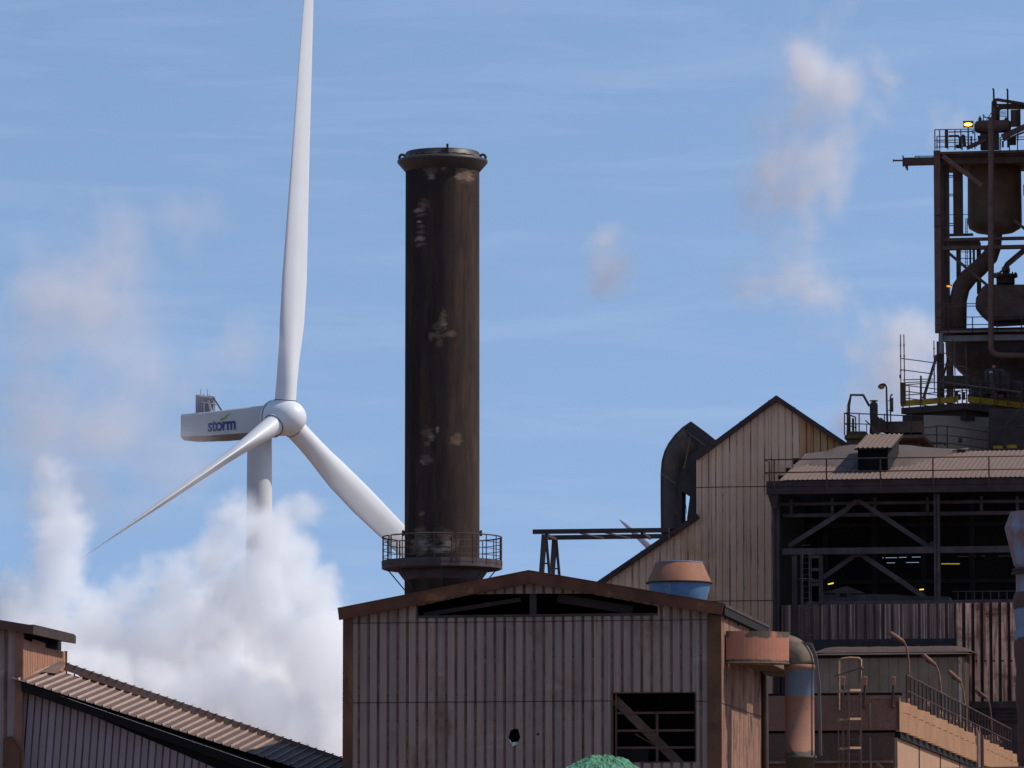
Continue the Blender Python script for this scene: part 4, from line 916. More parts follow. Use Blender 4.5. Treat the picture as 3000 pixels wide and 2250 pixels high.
# lamp head peeping at the bottom edge
lp = P(2568, 2238, 215); sp = thing('street_lamp', (P(2590, 2300, 215).x + .3, 215, 0), 'street lamp whose tilted rusty head just shows at the bottom edge below the caged ladder', 'street lamp', 'street lamps along the parapet')
b = MB(); A = P(2590, 2262, 215); b.tube([(A.x + .3, 215, 0), (A.x + .3, 215, A.z - .6), A + Vector((.12, 0, -.1)), A], [.1, .07, .06, .05], 10); obj('pole', b, M_lampr, sp)
b = MB(); b.tube([A, A.lerp(lp, .2), A.lerp(lp, .8), lp], [.05, .1, .11, .06], 10); obj('lamp_head', b, M_lampr, sp)

# caged ladder in front of the bunker
kl = thing('caged_ladder', J.at(J.L(2490, 2000, -1).x, -1, 0), 'tall rusty caged ladder with pale hoops against the brown end wall', 'ladder', 'caged ladders')
m_kl = mat('cage_pink', (.155, .10, .085), .8, .3, 4); m_hp = mat('hoop_pale', (.40, .27, .18), .75, .3, 4)
zt3 = J.L(2490, 1928, -1).z
for x_ in (2469, 2485, 2519):
    b = MB(); q_ = J.L(x_, 2100, -1.0); zz_ = {2469: 2028, 2485: 2028, 2519: 1930}[x_]; b.beam((q_.x, -1.0, 0), (q_.x, -1.0, J.L(x_, zz_, -1).z), .075, .05); obj('rail', b, m_kl, kl, J.M)
for x_ in (2456, 2523):
    b = MB(); q_ = J.L(x_, 2100, -1.3); b.beam((q_.x, -1.3, 0), (q_.x, -1.3, J.L(x_, 1930, -1.3).z), .03, .03); obj('rail', b, m_kl, kl, J.M)
for y_ in (2022, 2106, 2191):
    b = MB(); A = J.L(2457, y_ + 4, -1.35); B = J.L(2489, y_ - 1, -1.0); C_ = J.L(2521, y_, -1.35)
    b.beam(A, J.L(2466, y_ + 3, -1.6), .09, .09); b.beam(J.L(2466, y_ + 3, -1.6), J.L(2489, y_ + 1, -1.7), .05, .06); b.beam(J.L(2489, y_, -1.7), C_, .06, .09); obj('hoop', b, m_hp, kl, J.M)
b = MB()
for k in range(40):
    z_ = J.L(2490, 2055, -.9).z - k * .30
    if z_ > 0: b.beam((J.L(2472, 2055, -.9).x, -.9, z_), (J.L(2512, 2055, -.9).x, -.9, z_), .022, .022)
obj('rungs', b, mat('rung_grey', (.16, .12, .115), .8), kl, J.M)
b = MB(); b.tube([J.L(2456, 1934, -1.2), J.L(2470, 1929, -1.2), J.L(2490, 1927, -1.2), J.L(2515, 1928, -1.2), J.L(2523, 1934, -1.2)], .04, 8); b.tube([J.L(2456, 1934, -1.2), J.L(2456, 1975, -1.2)], .02, 6); b.tube([J.L(2523, 1932, -1.2), J.L(2522, 1975, -1.2), J.L(2519, 2022, -1.2)], .035, 8)
b.tube([J.L(2459, 1932, -.7), J.L(2459, 2080, -.7)], .03, 6)
obj('top_guard', b, m_hp, kl, J.M)
b = MB(); b.tube([J.L(2443, 1981, -1.4), J.L(2482, 1969, -1.4), J.L(2520, 1957, -1.4)], .03, 6); b.lathe([(0, 0), (.09, .03), (.10, .1)], J.L(2531, 1957, -1.4), 10, axis=(-1, 0, -.2)); obj('gate_bar', b, M_yrail, kl, J.M)

# ================================================================ furnace: platform, tower, vessels
T = Fr(2740, 335); pT = T.S
ft = thing('furnace_tower', T.at(5, 4), 'dark steel furnace tower with vessels, braces and railed decks at the right edge', 'furnace tower')
def bx(name, x0_, y0_, x1_, y1_, v, th, m_, par=ft, fr_=T):
    b = MB(); A = fr_.L(x0_, y1_, v); B = fr_.L(x1_, y0_, v); b.box((A.x, v, A.z), (B.x, v + th, B.z)); return obj(name, b, m_, par, fr_.M)
def bm(name, pts, w_, v, m_, par=ft, fr_=T, h=None):
    b = MB()
    for a, c in zip(pts, pts[1:]): b.beam(fr_.L(*a, v), fr_.L(*c, v), w_, h or w_)
    return obj(name, b, m_, par, fr_.M)
def tb(name, pts, r_, v, m_, par=ft, fr_=T, n=10):
    b = MB(); b.tube([fr_.L(*a, v) for a in pts], r_, n); return obj(name, b, m_, par, fr_.M)
bx('column', 2739, 440, 2754, 975, 0, .35, M_ppipe); bx('column', 2757, 478, 2779, 965, 2.0, .35, M_furn); bx('column', 2793, 470, 2819, 690, 4.0, .4, M_furn); bx('column', 2802, 730, 2814, 835, 4.0, .3, M_furn); bx('column', 2862, 730, 2873, 860, 5.0, .3, M_furn)
bx('column', 2768, 478, 2772, 962, 1.6, .1, M_dark); bx('column', 2850, 730, 2856, 780, 6, .1, M_dark)
bx('column', 2840, 732, 2845, 790, 6.4, .1, M_dark)
bx('top_girder', 2740, 436, 3120, 452, -.1, .4, M_furn); bx('top_girder', 2755, 452, 3120, 481, .6, .5, M_furn); bx('deck', 2740, 444, 3120, 460, .3, 7, M_furn)
bx('mid_girder', 2754, 690, 3120, 706, .4, .4, M_furn); bx('mid_girder', 2742, 714, 3120, 732, .1, .5, M_furn); bx('mid_girder', 2755, 683, 2850, 691, 3, .4, M_furn); bx('mid_girder', 2750, 703, 2868, 716, 3.4, 1.4, M_dark)
bx('lower_girder', 2758, 962, 3120, 975, -.2, .4, mat('slab_pale_olive', (.15, .145, .125), .9, .2, 1)); bx('lower_girder', 2760, 977, 3120, 1000, .1, .5, M_pale); bx('lower_deck', 2742, 956, 3120, 964, .2, 6, M_furn)
bx('column', 2745, 1000, 2758, 1168, .2, .3, mat('column_warm', (.075, .05, .042), .85, .3)); bx('column', 2750, 975, 2762, 1035, -.2, .3, M_pale); bx('column', 2781, 1060, 2787, 1165, 2, .2, M_furn)
bm('brace', [(2762, 457), (2835, 512), (2878, 545)], .26, -.1, M_ppipe); bm('brace', [(2772, 735), (2830, 784), (2895, 838)], .17, .6, M_furn); bm('brace', [(2915, 812), (3020, 718)], .13, .6, M_furn)
bm('brace', [(2972, 645), (3060, 720)], .17, .5, M_furn); bm('brace', [(2745, 1040), (2705, 1168)], .16, 0, M_furn); bm('brace', [(2775, 1060), (2762, 1110)], .12, 1.5, M_furn)
bm('diagonal_girder', [(2832, 434), (2890, 408)], .22, -.1, M_furn); bm('diagonal_girder', [(2935, 402), (3060, 345)], .3, -.1, M_furn); bm('diagonal_girder', [(2940, 412), (3060, 362)], .1, -.2, M_furn)
# ladders
b = MB()
for x_ in (2829, 2834): b.beam(T.L(x_, 640, 3), T.L(x_, 690, 3), .04, .04); b.beam(T.L(x_, 732, 3), T.L(x_, 780, 3), .04, .04)
for k in range(16): 
    y_ = 642 + k * 9
    if not 690 < y_ < 732: b.beam(T.L(2829, y_, 3), T.L(2834, y_, 3), .03, .03)
for y_ in (738, 757, 777): b.beam(T.L(2814, y_, 3), T.L(2852, y_, 3), .04, .04)
obj('ladder', b, M_dark, ft, T.M)
b = MB()
for y_ in (514, 519, 569, 574, 655, 661): b.beam(T.L(2779, y_, 3), T.L(2793, y_, 3), .05, .05)
b.beam(T.L(2738, 630, -.05), T.L(2850, 628, -.05), .035, .035); b.beam(T.L(2738, 663, -.05), T.L(2752, 663, -.05), .04, .04)
obj('tie_bars', b, M_dark, ft, T.M)
def rail(name, frx, v, pts, top_, posts, r_=.028, m_=M_dark, par=None, offs=(1.1, .55)):
    """pts: ((x,y),(x,y)) top rail in pixels; offs: heights of bars above the foot"""
    b = MB(); A = frx.L(*pts[0], v); B = frx.L(*pts[1], v)
    for o in offs: d = Vector((0, 0, offs[0] - o)); b.tube([A - d, B - d], r_, 6)
    for t_ in posts: q_ = A.lerp(B, t_); b.beam(q_, q_ - Vector((0, 0, offs[0] + .1)), r_ * 2.2, r_ * 2.2)
    return obj(name, b, m_, par, frx.M)
rail('deck_railing', T, -.1, ((2738, 380), (2862, 378)), 0, (0.005, .12, .48, .62, .8, .95), par=ft, m_=M_dark, offs=(1.1, .46, .06))
rail('deck_railing', T, 2.0, ((2745, 399), (2850, 402)), 0, (.0, .3, .5, .7), par=ft, m_=M_dark, offs=(.7, .35))
rail('deck_railing', T, -.1, ((2930, 402), (3100, 400)), 0, (.0, .16, .3, .5, .8), par=ft, m_=M_dark, offs=(.75, .6))
rail('deck_railing', T, -.2, ((2742, 930), (3100, 926)), 0, (.1, .3, .5, .7), par=ft, m_=M_dark, offs=(.85, .4, .1))
rail('deck_railing', T, -.2, ((2745, 891), (3100, 886)), 0, (), par=ft, m_=M_furn, offs=(.4, .25))
b = MB(); b.box(T.L(2768, 432, 1), T.L(2778, 381, 1.3)); b.tube([T.L(2780, 399, 1.2), T.L(2806, 398, 1.2), T.L(2812, 404, 1.2), T.L(2812, 432, 1.2)], .07, 8); b.tube([T.L(2818, 397, 1), T.L(2824, 400, 1), T.L(2826, 430, 1)], .1, 8); b.box(T.L(2843, 434, 1), T.L(2850, 419, 1.2)); b.box(T.L(2848, 391, .9), T.L(2853, 382, 1.0)); b.box(T.L(2843, 419, .9), T.L(2848, 399, .95))
b.beam(T.L(2779, 387, 1), T.L(2848, 385, 1), .06, .06); b.box(T.L(2800, 432, 1.4), T.L(2815, 426, 1.8))
obj_split('deck_fitting', b, M_furn, ft, T.M)
# jib
b = MB(); b.box(T.L(2647, 484, .1), T.L(2742, 462, .45)); b.box(T.L(2644, 486, 0), T.L(2648, 458, .5)); b.beam(T.L(2616, 470.5, .2), T.L(2646, 470, .2), .09, .09); b.beam(T.L(2680, 458, .2), T.L(2742, 457, .2), .05, .05); b.beam(T.L(2682, 459, .2), T.L(2682, 462, .2), .04, .04); b.beam(T.L(2692, 459, .2), T.L(2692, 462, .2), .04, .04)
A = [T.S(2649, 484, .1), T.S(2659, 484, .1), T.S(2659, 498, .1), T.S(2656, 498, .1)]; b.prism(A[::-1], .1, .4); b.beam(T.L(2616, 470.5, .2), T.L(2618, 470.5, .2), .15, .15)
obj('jib_beam', b, mat('jib_red_brown', (0.088, 0.058, 0.054), .85, .3), ft, T.M)
# upper vessel
vc_ = T.L(2914, 600, 5.5); kt = K * 341; zv = lambda y: P(2914, y, 341).z
ctr = T.M @ Vector((vc_.x, 5.5, 0))
b = MB(); b.lathe([(0.1, zv(474)), (50 * kt, zv(477)), (72 * kt, zv(484)), (78 * kt, zv(497)), (79 * kt, zv(520)), (80 * kt, zv(660)), (76 * kt, zv(676)), (55 * kt, zv(688)), (22 * kt, zv(694)), (18 * kt, zv(720))], (ctr.x, ctr.y, 0), 40); obj('upper_vessel', b, mat('vessel_olive_brown', (0.145, 0.104, 0.075), .8, .3, .8), ft)
tb('chute_pipe', [(2916, 690), (2914, 720), (2900, 752), (2868, 786), (2838, 812), (2816, 842), (2807, 880), (2806, 965)], [.40, .42, .50, .52, .54, .54, .53, .53], 2.2, M_furn, n=18)
tb('riser_pipe', [(2903.5, 345), (2903.5, 1000), (2904, 1018), (2908, 1030), (2918, 1038), (2935, 1041), (3100, 1044)], .175, -.6, M_ppipe, n=14)
# lower hopper vessel
b = MB(); A = T.L(2860, 878, 2); 
hpts = [(2856, 905), (2858, 872), (2878, 836), (2888, 832), (3120, 832), (3120, 930), (2900, 942), (2880, 925)]
b.prism([T.S(*o, 1.8) for o in hpts][::-1], 1.8, 5); obj('lower_hopper', b, M_furn, ft, T.M, bevel=.25)
b = MB(); c_ = T.L(2946, 820, 3); b.lathe([(.55, -.25), (.55, .15), (.72, .15), (.72, .32), (.5, .34), (.16, .4), (.16, .7)], (c_.x, 3, c_.z), 24)
for k in range(16): a = 2 * math.pi * k / 16; b.box((c_.x + math.cos(a) * .64 - .04, 3 + math.sin(a) * .64 - .04, c_.z + .3), (c_.x + math.cos(a) * .64 + .04, 3 + math.sin(a) * .64 + .04, c_.z + .42))
obj('manhole_cover', b, M_dark, ft, T.M)
tb('gas_pipe', [(2946, 812), (2945, 786), (2952, 774), (2972, 757), (3040, 700)], .17, 3, M_furn); bx('gas_pipe_collar', 2935, 782, 2956, 793, 2.6, .8, M_furn)
# top drum and pipes
b = MB(); c_ = T.L(2904, 371, 1.2)
L2 = 2.1
b.lathe([(.0, -1.02), (.2, -1.0), (.34, -.88), (.39, -.70), (.39, 1.0), (.30, 1.15), (0, 1.2)], (c_.x, 1.2, c_.z), 28, axis=(1, 0, 0)); obj('top_drum', b, mat('drum_red_brown', (0.111, 0.068, 0.058), .8, .3), ft, T.M)
bx('drum_saddle', 2872, 388, 2925, 437, 1.2, .6, M_furn)
tb('vent_pipe', [(2913, 355), (2913, 300), (2915, 294), (2922, 292), (2960, 298), (3040, 312)], [.19, .17, .12, .1, .1, .1], 1.2, M_furn)
tb('vent_pipe', [(2922, 355), (2922, 325), (2926, 317), (2936, 313), (3060, 313)], .15, 1.5, M_furn); tb('vent_pipe', [(2910, 307), (3060, 306)], .06, 1.3, M_furn)
for x_, y0_ in ((2911, 259), (2952, 260)): tb('mast', [(x_ - 2, y0_), (x_, y0_ + 6), (x_ + 1, 310 if x_ < 2930 else 432)], .055, 1.0, M_dark)
b = MB(); b.box(T.L(2961, 370, .8), T.L(2988, 323, 1.1)); b.box(T.L(2978, 371, .7), T.L(2980, 322, .8), 1); b.box(T.L(2985, 372, .7), T.L(2990, 322, 1.2), 1); obj('control_panel', b, [mat('panel_brown', (.085, .062, .045), .8), M_dark], ft, T.M)
b = MB()
for x_, y_ in ((2871, 348), (2947, 350)): c_ = T.L(x_, y_, 1.1); b.lathe([(.11, -.15), (.10, .05), (.04, .08), (.04, .18)], c_, 10)
for k in range(5): b.tube([T.L(2926, 326 + k * 4, 1.5), T.L(2948, 325 + k * 4, 1.5)], .018, 5)
b.beam(T.L(2881, 353, 1), T.L(2881, 335, 1), .05, .05); b.beam(T.L(2881, 344, 1), T.L(2905, 344, 1), .05, .05); b.beam(T.L(2881, 336, 1), T.L(2888, 344, 1), .04, .04); b.beam(T.L(2890, 352, 1), T.L(2905, 330, 1), .04, .04)
b.lathe([(.18, -.3), (.22, 0), (.2, .3)], T.L(2880, 405, .8), 12, axis=(1, 0, .1)); b.box(T.L(2951, 423, .5), T.L(2977, 404, .9)); b.tube([T.L(2938, 432, .5), T.L(2938, 413, .5)], .06, 6); b.tube([T.L(2931, 432, .5), T.L(2931, 410, .5)], .03, 6)
b.tube([T.L(2982, 372, .5), T.L(2982, 413, .5)], .035, 6)
obj_split('valve', b, M_dark, ft, T.M)
bx('hanging_box', 2998, 540, 3030, 572, .5, .3, M_dark)
# furnace body below
vb = T.M @ Vector((T.L(2965, 1100, 4).x, 4.5, 0)); zvb = lambda y: P(2965, y, 339).z; kb = K * 339
b = MB(); b.lathe([(198 * kb, zvb(1000)), (196 * kb, zvb(1040)), (180 * kb, zvb(1062)), (158 * kb, zvb(1088)), (132 * kb, zvb(1112)), (128 * kb, zvb(1200))], (vb.x, vb.y, 0), 40); obj('furnace_body', b, M_dark, ft)
for k in range(3):      # unseen domed cylinders added beyond the right edge to shade the tower
    b = MB(); c_ = Vector((46, 322 + k * 13, 0)); b.lathe([(6.5, 0), (6.5, 66), (7.1, 67), (7.1, 70), (5.8, 74.5), (3.4, 77.5), (0, 78.5)], c_, 40)
    for h_ in (12, 24, 36, 48, 60): b.lathe([(6.5, h_), (6.7, h_), (6.7, h_ + .3), (6.5, h_ + .3)], c_, 40)
    obj('stove_blocker', b, M_furn, ft)
b = MB()
for x_, y_ in ((.2, .3), (.2, 6.5), (7.5, .3), (7.5, 6.5)): b.box((x_, y_, 0), (x_ + .4, y_ + .4, T.L(2760, 1000, 0).z - .05))
obj_split('support_pillar', b, M_furn, ft, T.M)
# lamps on the tower
def post_lamp(px_, y0, y1, v, label, glow, w_, h_, core):
    A = T.L(px_, y1, v); o = thing('deck_lamp', T.M @ A, label, 'lamp', 'amber lamps on the furnace tower')
    B = T.L(px_, y0, v)
    if y1 > y0 + 20: b = MB(); b.tube([A, B + Vector((0, 0, -h_))], .045, 8); obj('pole', b, M_furn, o, T.M)
    b = MB(); b.box(B + Vector((-w_, .05, -h_)), B + Vector((w_, .3, h_))); b.box(B + Vector((-w_, -.12, h_ * .75)), B + Vector((w_, .1, h_))); b.box(B + Vector((-w_, -.12, -h_)), B + Vector((-w_ * .93, .1, h_))); b.box(B + Vector((w_ * .93, -.12, -h_)), B + Vector((w_, .1, h_))); obj('housing', b, mat('lamp_housing', (.10, .05, .03), .8), o, T.M)
    b = MB(); b.lathe([(0.001, .0), (w_ * .5, -.0), (w_ * .86, .03)], B + Vector((0, -.06, -h_ * .25)), 24, axis=(0, -1, 0))
    for i in range(len(b.v)): x, y, z = b.v[i]; b.v[i] = (x, y, B.z - h_ * .25 + (z - B.z + h_ * .25) * (h_ * .62 / (w_ * .86)))
    obj('lens', b, glow, o, T.M)
    if core: 
        b = MB(); b.lathe([(0.001, .0), (w_ * .5, .0)], B + Vector((0, -.09, -h_ * .25)), 20, axis=(0, -1, 0))
        for i in range(len(b.v)): x, y, z = b.v[i]; b.v[i] = (x, y, B.z - h_ * .25 + (z - B.z + h_ * .25) * .38)
        obj('bulb', b, M_hot, o, T.M)
post_lamp(2836.5, 363, 432, -.2, 'lit amber floodlight on a post above the top deck railing', M_amber, .29, .165, True)
o_ = thing('deck_lamp', T.M @ T.L(2779, 838, .5), 'small orange lamp under a bracket beside the curved chute pipe', 'lamp', 'amber lamps on the furnace tower')
b = MB(); A = T.L(2779, 836, .5); b.box(A + Vector((-.16, -.05, -.02)), A + Vector((.2, .1, .04))); obj('housing', b, M_dark, o_, T.M)
b = MB(); b.lathe([(.0, -.09), (.09, -.07), (.13, 0)], A + Vector((0, 0, -.02)), 14); obj('lens', b, M_orange, o_, T.M)

# big working platform with yellow kickboards: corner points to the camera
Y0 = 326; yl = math.radians(50)
pf = thing('working_platform', P(2825, 1180, Y0) - Vector((0, 0, P(2825, 1180, Y0).z)), 'dark furnace platform with yellow kickboards and railings, its corner towards the camera', 'platform')
cz_ = P(2825, 1180, Y0).z; cA = P(2825, 1180, Y0); 
def on_z(px, py, z):
    r = ray(px, py); t_ = (z - CZ) / r.z; return Vector((0, 0, CZ)) + r * t_
lE = on_z(2640, 1197, cz_ - .02); lE = on_z(2640, 1195, cz_); rE = on_z(3060, 1208, cz_)
lE.z = cz_; rE.z = cz_
far = lE + (rE - cA)
b = MB(); th = .36; in_ = (far - cA).normalized()
poly = [cA, rE, far, lE]
b.add([v for v in poly] + [v - Vector((0, 0, th)) for v in poly], [(3, 2, 1, 0), (4, 5, 6, 7), (0, 1, 5, 4), (3, 0, 4, 7), (1, 2, 6, 5), (2, 3, 7, 6)])
poly2 = [v + (far - cA) * .07 * (1 if v is not far else -1) for v in (cA,)] 
c2_ = cA + in_ * .9; poly2 = [c2_, rE + in_ * .9, far, lE + in_ * .6]
b.add([v - Vector((0, 0, th)) for v in poly2] + [v - Vector((0, 0, th + .55)) for v in poly2], [(3, 2, 1, 0), (4, 5, 6, 7), (0, 1, 5, 4), (3, 0, 4, 7), (1, 2, 6, 5), (2, 3, 7, 6)])
obj('deck', b, M_dark, pf)
up_ = Vector((0, 0, 1))
for a, c, f0 in ((cA, lE, .09), (cA, rE, .04)):
    d_ = (c - a); b = MB(); m0 = a + d_ * f0; n_ = Vector((d_.y, -d_.x, 0)).normalized(); n_ = n_ if n_.y < 0 else -n_
    b.beam(m0 + up_ * .24 + n_ * .03, c + up_ * .24 + n_ * .03, .03, .34); obj('kickboard', b, M_yellow, pf)
    b = MB()
    for h_ in (1.32, .72): b.tube([a + up_ * h_, c + up_ * h_], .03, 6)
    L_ = d_.length; 
    for t_ in ((.02, .14, .38, .68, .96) if c is lE else (.02, .19, .36, .53, .70, .88)): q_ = a + d_ * t_ + n_ * .06; b.beam(q_ - up_ * .3, q_ + up_ * 1.32, .07, .05)
    obj('railing', b, M_yrail, pf)
# second railing behind, fittings on the platform
b = MB(); A = lE + in_ * .0
for h_ in (1.35, 1.0, .6, .3): b.tube([lE + up_ * h_, lE + (far - lE) * .8 + up_ * h_], .028, 6)
for t_ in (.1, .3, .5, .7): q_ = lE + (far - lE) * t_; b.beam(q_, q_ + up_ * 1.35, .06, .06)
obj('railing', b, M_yrail, pf)
q_ = lambda x, y, dY=3: P(x, y, Y0 + dY)
b = MB(); b.tube([q_(2753, 1118, 1), q_(2850, 1131, 2), q_(2990, 1149, 3)], .045, 6); obj('loose_pipe', b, mat('loose_pipe_pale', (.17, .13, .12), .7), pf)
rnd = random.Random(7)
for a_, c_ in (((2765, 1135, 4), (2840, 1105, 5)), ((2850, 1160, 4), (2990, 1125, 6)), ((2890, 1150, 3), (2925, 1085, 4)), ((2930, 1150, 3), (2955, 1097, 4))):
    b = MB(); b.box(q_(*a_), q_(*c_)); obj('machine_casing', b, M_dark, pf, bevel=.08)
b = MB(); b.lathe([(.35, -.6), (.4, .5), (.2, .75), (0, .8)], q_(2935, 1120, 3.5), 16); obj('machine_dome', b, M_dark, pf)
for k in range(14): b = MB(); x_ = 2765 + rnd.random() * 220; y_ = 1160 + rnd.random() * 8; b.box(q_(x_, y_ + 5, 2), q_(x_ + rnd.uniform(3, 12), y_ - rnd.uniform(4, 16), 2.4)); obj('machine_block', b, M_dark, pf)
bc = thing('beacon_lamp', q_(2912, 1090, 2.5), 'small dull orange beacon on the machinery of the yellow-edged platform', 'lamp')
b = MB(); b.lathe([(0, .12), (.08, .10), (.11, .02), (.10, -.08), (0, -.09)], q_(2912, 1075, 2.5), 14); obj('dome', b, mat('beacon_orange', (.36, .12, .06), .6), bc)
b = MB(); b.lathe([(.03, -.1), (.03, -.6)], q_(2912, 1075, 2.5), 8); obj('stem', b, M_dark, bc)
bc = thing('pale_cap', q_(2903, 1120, 2.5), 'small pale grey machine cover on the yellow-edged platform, below the orange beacon', 'cover')
b = MB(); b.lathe([(0, .12), (.1, .09), (.13, 0), (.13, -.03)], q_(2903, 1092, 2.5), 14); obj('cover', b, mat('cover_pale', (.27, .27, .25), .7), bc)
b = MB(); b.box(q_(2899, 1150, 2.5), q_(2909, 1094, 2.8)); obj('stand', b, M_dim, bc)

# block under the platform
bl = thing('concrete_block', on_z(2827, 1320, 20) * 1, 'plain grey concrete block under the furnace platform', 'concrete block')
zb0 = P(2827, 1330, 327).z; zb1_ = cz_ - th - .3; cB = P(2827, 1212, 327.2); cB.z = zb1_
lB = on_z(2706, 1216, zb1_); lB.z = zb1_; rB = on_z(2962, 1226, zb1_); rB.z = zb1_; fB = lB + rB - cB
b = MB(); poly = [cB, rB, fB, lB]; z0v = lambda v: Vector((v.x, v.y, 14))
bl.location = (cB.x, cB.y, 0); WM[bl.name] = Matrix.Translation(bl.location)
b.add(poly + [Vector((v.x, v.y, 0)) for v in poly], [(3, 2, 1, 0), (0, 1, 5, 4), (3, 0, 4, 7), (1, 2, 6, 5), (2, 3, 7, 6)]); obj('block', b, M_conc, bl)
lr = thing('block_railing', (cB.x, cB.y - 1.2, 0), 'brown three-bar railing bending round the grey concrete block', 'railing')
for k, (ya, yb_, yc_) in enumerate(((1262, 1248, 1268), (1282, 1274, 1292), (1303, 1297, 1316))):
    b = MB(); b.tube([P(2640, ya + 4, 326), P(2706, ya - 8, 325), P(2750, yb_, 324.5), P(2776, yb_ + 1, 324.4), P(2830, yb_ + 8, 325), P(2905, yc_, 326)], .03, 6); obj('bar', b, m_rr, lr)
for x_, y0_, y1_ in ((2744, 1248, 1312), (2775, 1249, 1312), (2893, 1266, 1320), (2669, 1255, 1316)): b = MB(); b.beam(P(x_, y0_, 324.6), P(x_, y1_ + 10, 324.6), .07, .07); obj('post', b, m_rr, lr)
b = MB(); b.tube([P(2716, 1316, 325), P(2720, 1304, 325), P(2728, 1300, 325), P(2765, 1299, 325), P(2772, 1304, 325)], .05, 6); b.box(P(2808, 1296, 325.5), P(2818, 1284, 325.8)); obj_split('fitting', b, M_dark, lr)

# stair and rails at the far right of the block
sr = thing('access_stair', P(2975, 1310, 324) - Vector((0, 0, P(2975, 1310, 324).z)), 'steel stair with yellowed handrails right of the concrete block', 'stair')
for pts in ([(2945, 1246), (3010, 1172)], [(2974, 1241), (3030, 1190)], [(2912, 1253), (2988, 1247)], [(2988, 1248), (3040, 1240)]):
    b = MB(); b.tube([P(*a, 324) for a in pts], .035, 6); obj('handrail', b, M_yrail, sr)
for x_ in (2893, 2943, 2981): b = MB(); b.beam(P(x_, 1250, 324.2), P(x_, 1330, 324.2), .08, .08); obj('post', b, m_rr, sr)
b = MB(); b.box(P(2910, 1314, 324), P(2937, 1307, 324.2)); b.box(P(2950, 1313, 324), P(2978, 1304, 324.2)); obj('kickboard', b, M_yellow, sr)
b = MB(); b.box(P(2934, 1264, 324.4), P(2950, 1250, 324.6)); b.box(P(2900, 1330, 325.5), P(3080, 1200, 326)); obj('stair_casing', b, M_dark, sr)

# scaffold poles left of the tower
sc = thing('scaffold_frame', P(2690, 1190, 326.5) - Vector((0, 0, 0)), 'thin scaffold poles and bars standing at the left of the furnace platform', 'scaffold')
for pts in ([(2638, 980), (2640, 1190)], [(2648, 980), (2651, 1190)], [(2736, 998), (2738, 1150)], [(2796, 1000), (2798, 1110)], [(2829, 1010), (2832, 1110)]):
    b = MB(); b.tube([P(*a, 327) for a in pts], .03, 6)
    A = P(*pts[0], 327); B = P(*pts[1], 327)
    for f_ in (.15, .3, .5, .68): b.lathe([(.045, -.05), (.055, 0), (.045, .05)], A.lerp(B, f_), 8)
    obj('pole', b, M_furn, sc)
for pts in ([(2640, 1050), (2700, 1058), (2832, 1076)], [(2640, 1083), (2738, 1096)], [(2645, 1113), (2740, 1110)], [(2640, 1122), (2738, 1116)], [(2752, 1036), (2796, 1033)]):
    b = MB(); b.tube([P(*a, 327.1) for a in pts], .03, 6); obj('bar', b, M_ppipe, sc)
b = MB(); b.box(P(2635, 1108, 327), P(2640, 1098, 327.1)); b.box(P(2638, 1182, 326.2), P(2653, 1122, 326.4)); b.box(P(2696, 1180, 326), P(2700.5, 1101, 326.1)); obj_split('clamp', b, M_yrail, sc)

# left low platform
U = Fr(2475, 318); 
lp_ = thing('low_platform', U.at(3, 1), 'low railed platform with dull yellow edge beside the pink roof hatch', 'platform')
b = MB(); b.box(U.L(2474, 1286, 0), U.L(2706, 1273, 0) + Vector((0, 6, 0))); b.box(U.L(2480, 1312, .2), U.L(2560, 1286, 5)); b.box(U.L(2590, 1268, 1), U.L(2707, 1243, 3)); b.box(U.L(2560, 1320, 2), U.L(2706, 1283, 5.0)); obj('deck', b, M_furn, lp_, U.M)
b = MB(); b.box(U.L(2476, 1284, -.05), U.L(2540, 1273, 0)); obj('kickboard', b, mat('dull_yellow', (.12, .085, .03), .85, .4), lp_, U.M)
b = MB(); A = U.L(2474, 1210, 0); B = U.L(2706, 1220, 0)
b.tube([A, B], .035, 6); C_ = U.L(2474, 1241, 0); b.tube([C_, U.L(2560, 1243, 0)], .03, 6); bk2 = A + Vector((.35, 2.6, 0)); b.tube([A, bk2], .035, 6); b.tube([C_, C_ + Vector((.35, 2.6, 0))], .03, 6)
for x_ in (2474, 2517, 2591, 2669): q2 = U.L(x_, 1212, 0); q3 = U.L(x_, 1275, 0); b.beam(q2, q3, .06, .06)
for x_ in (2508, 2539): b.beam(U.L(x_, 1243, .1), U.L(x_, 1275, .1), .05, .05)
b.beam(bk2, bk2 - Vector((0, 0, 1.2)), .06, .06); b.beam(A + Vector((.17, 1.3, 0)), A + Vector((.17, 1.3, -1.2)), .06, .06)
obj('railing', b, M_dark, lp_, U.M)
b = MB(); b.box(U.L(2496, 1275, .3), U.L(2502.5, 1226, .5)); obj('yellow_post', b, M_yrail, lp_, U.M)
ff = thing('bent_pipe_frame', U.at(U.L(2486, 1270, .6).x, .6, 0), 'bent pipe arch ending at the capped stack on the low platform', 'pipe')
b = MB(); b.tube([U.L(2485, 1300, .6), U.L(2486, 1215, .6), U.L(2487, 1188, .6), U.L(2493, 1157, .6), U.L(2529, 1157.5, .6), U.L(2547, 1190, .6)], [.1, .085, .08, .075, .075, .07], 8); obj('arch', b, M_furn, ff, U.M)
b = MB(); b.tube([U.L(2487, 1170, .5), U.L(2481, 1192, .5), U.L(2481, 1270, .5)], .012, 5); obj('cable', b, M_dark, ff, U.M)
stk = thing('capped_stack', U.at(U.L(2560, 1270, .8).x, .8, 0), 'short dusty exhaust stack with flat cap plate on the low platform', 'exhaust stack')
c_ = U.L(2560, 1220, .8); zu = lambda y: U.L(2560, y, .8).z; ku = K * 319
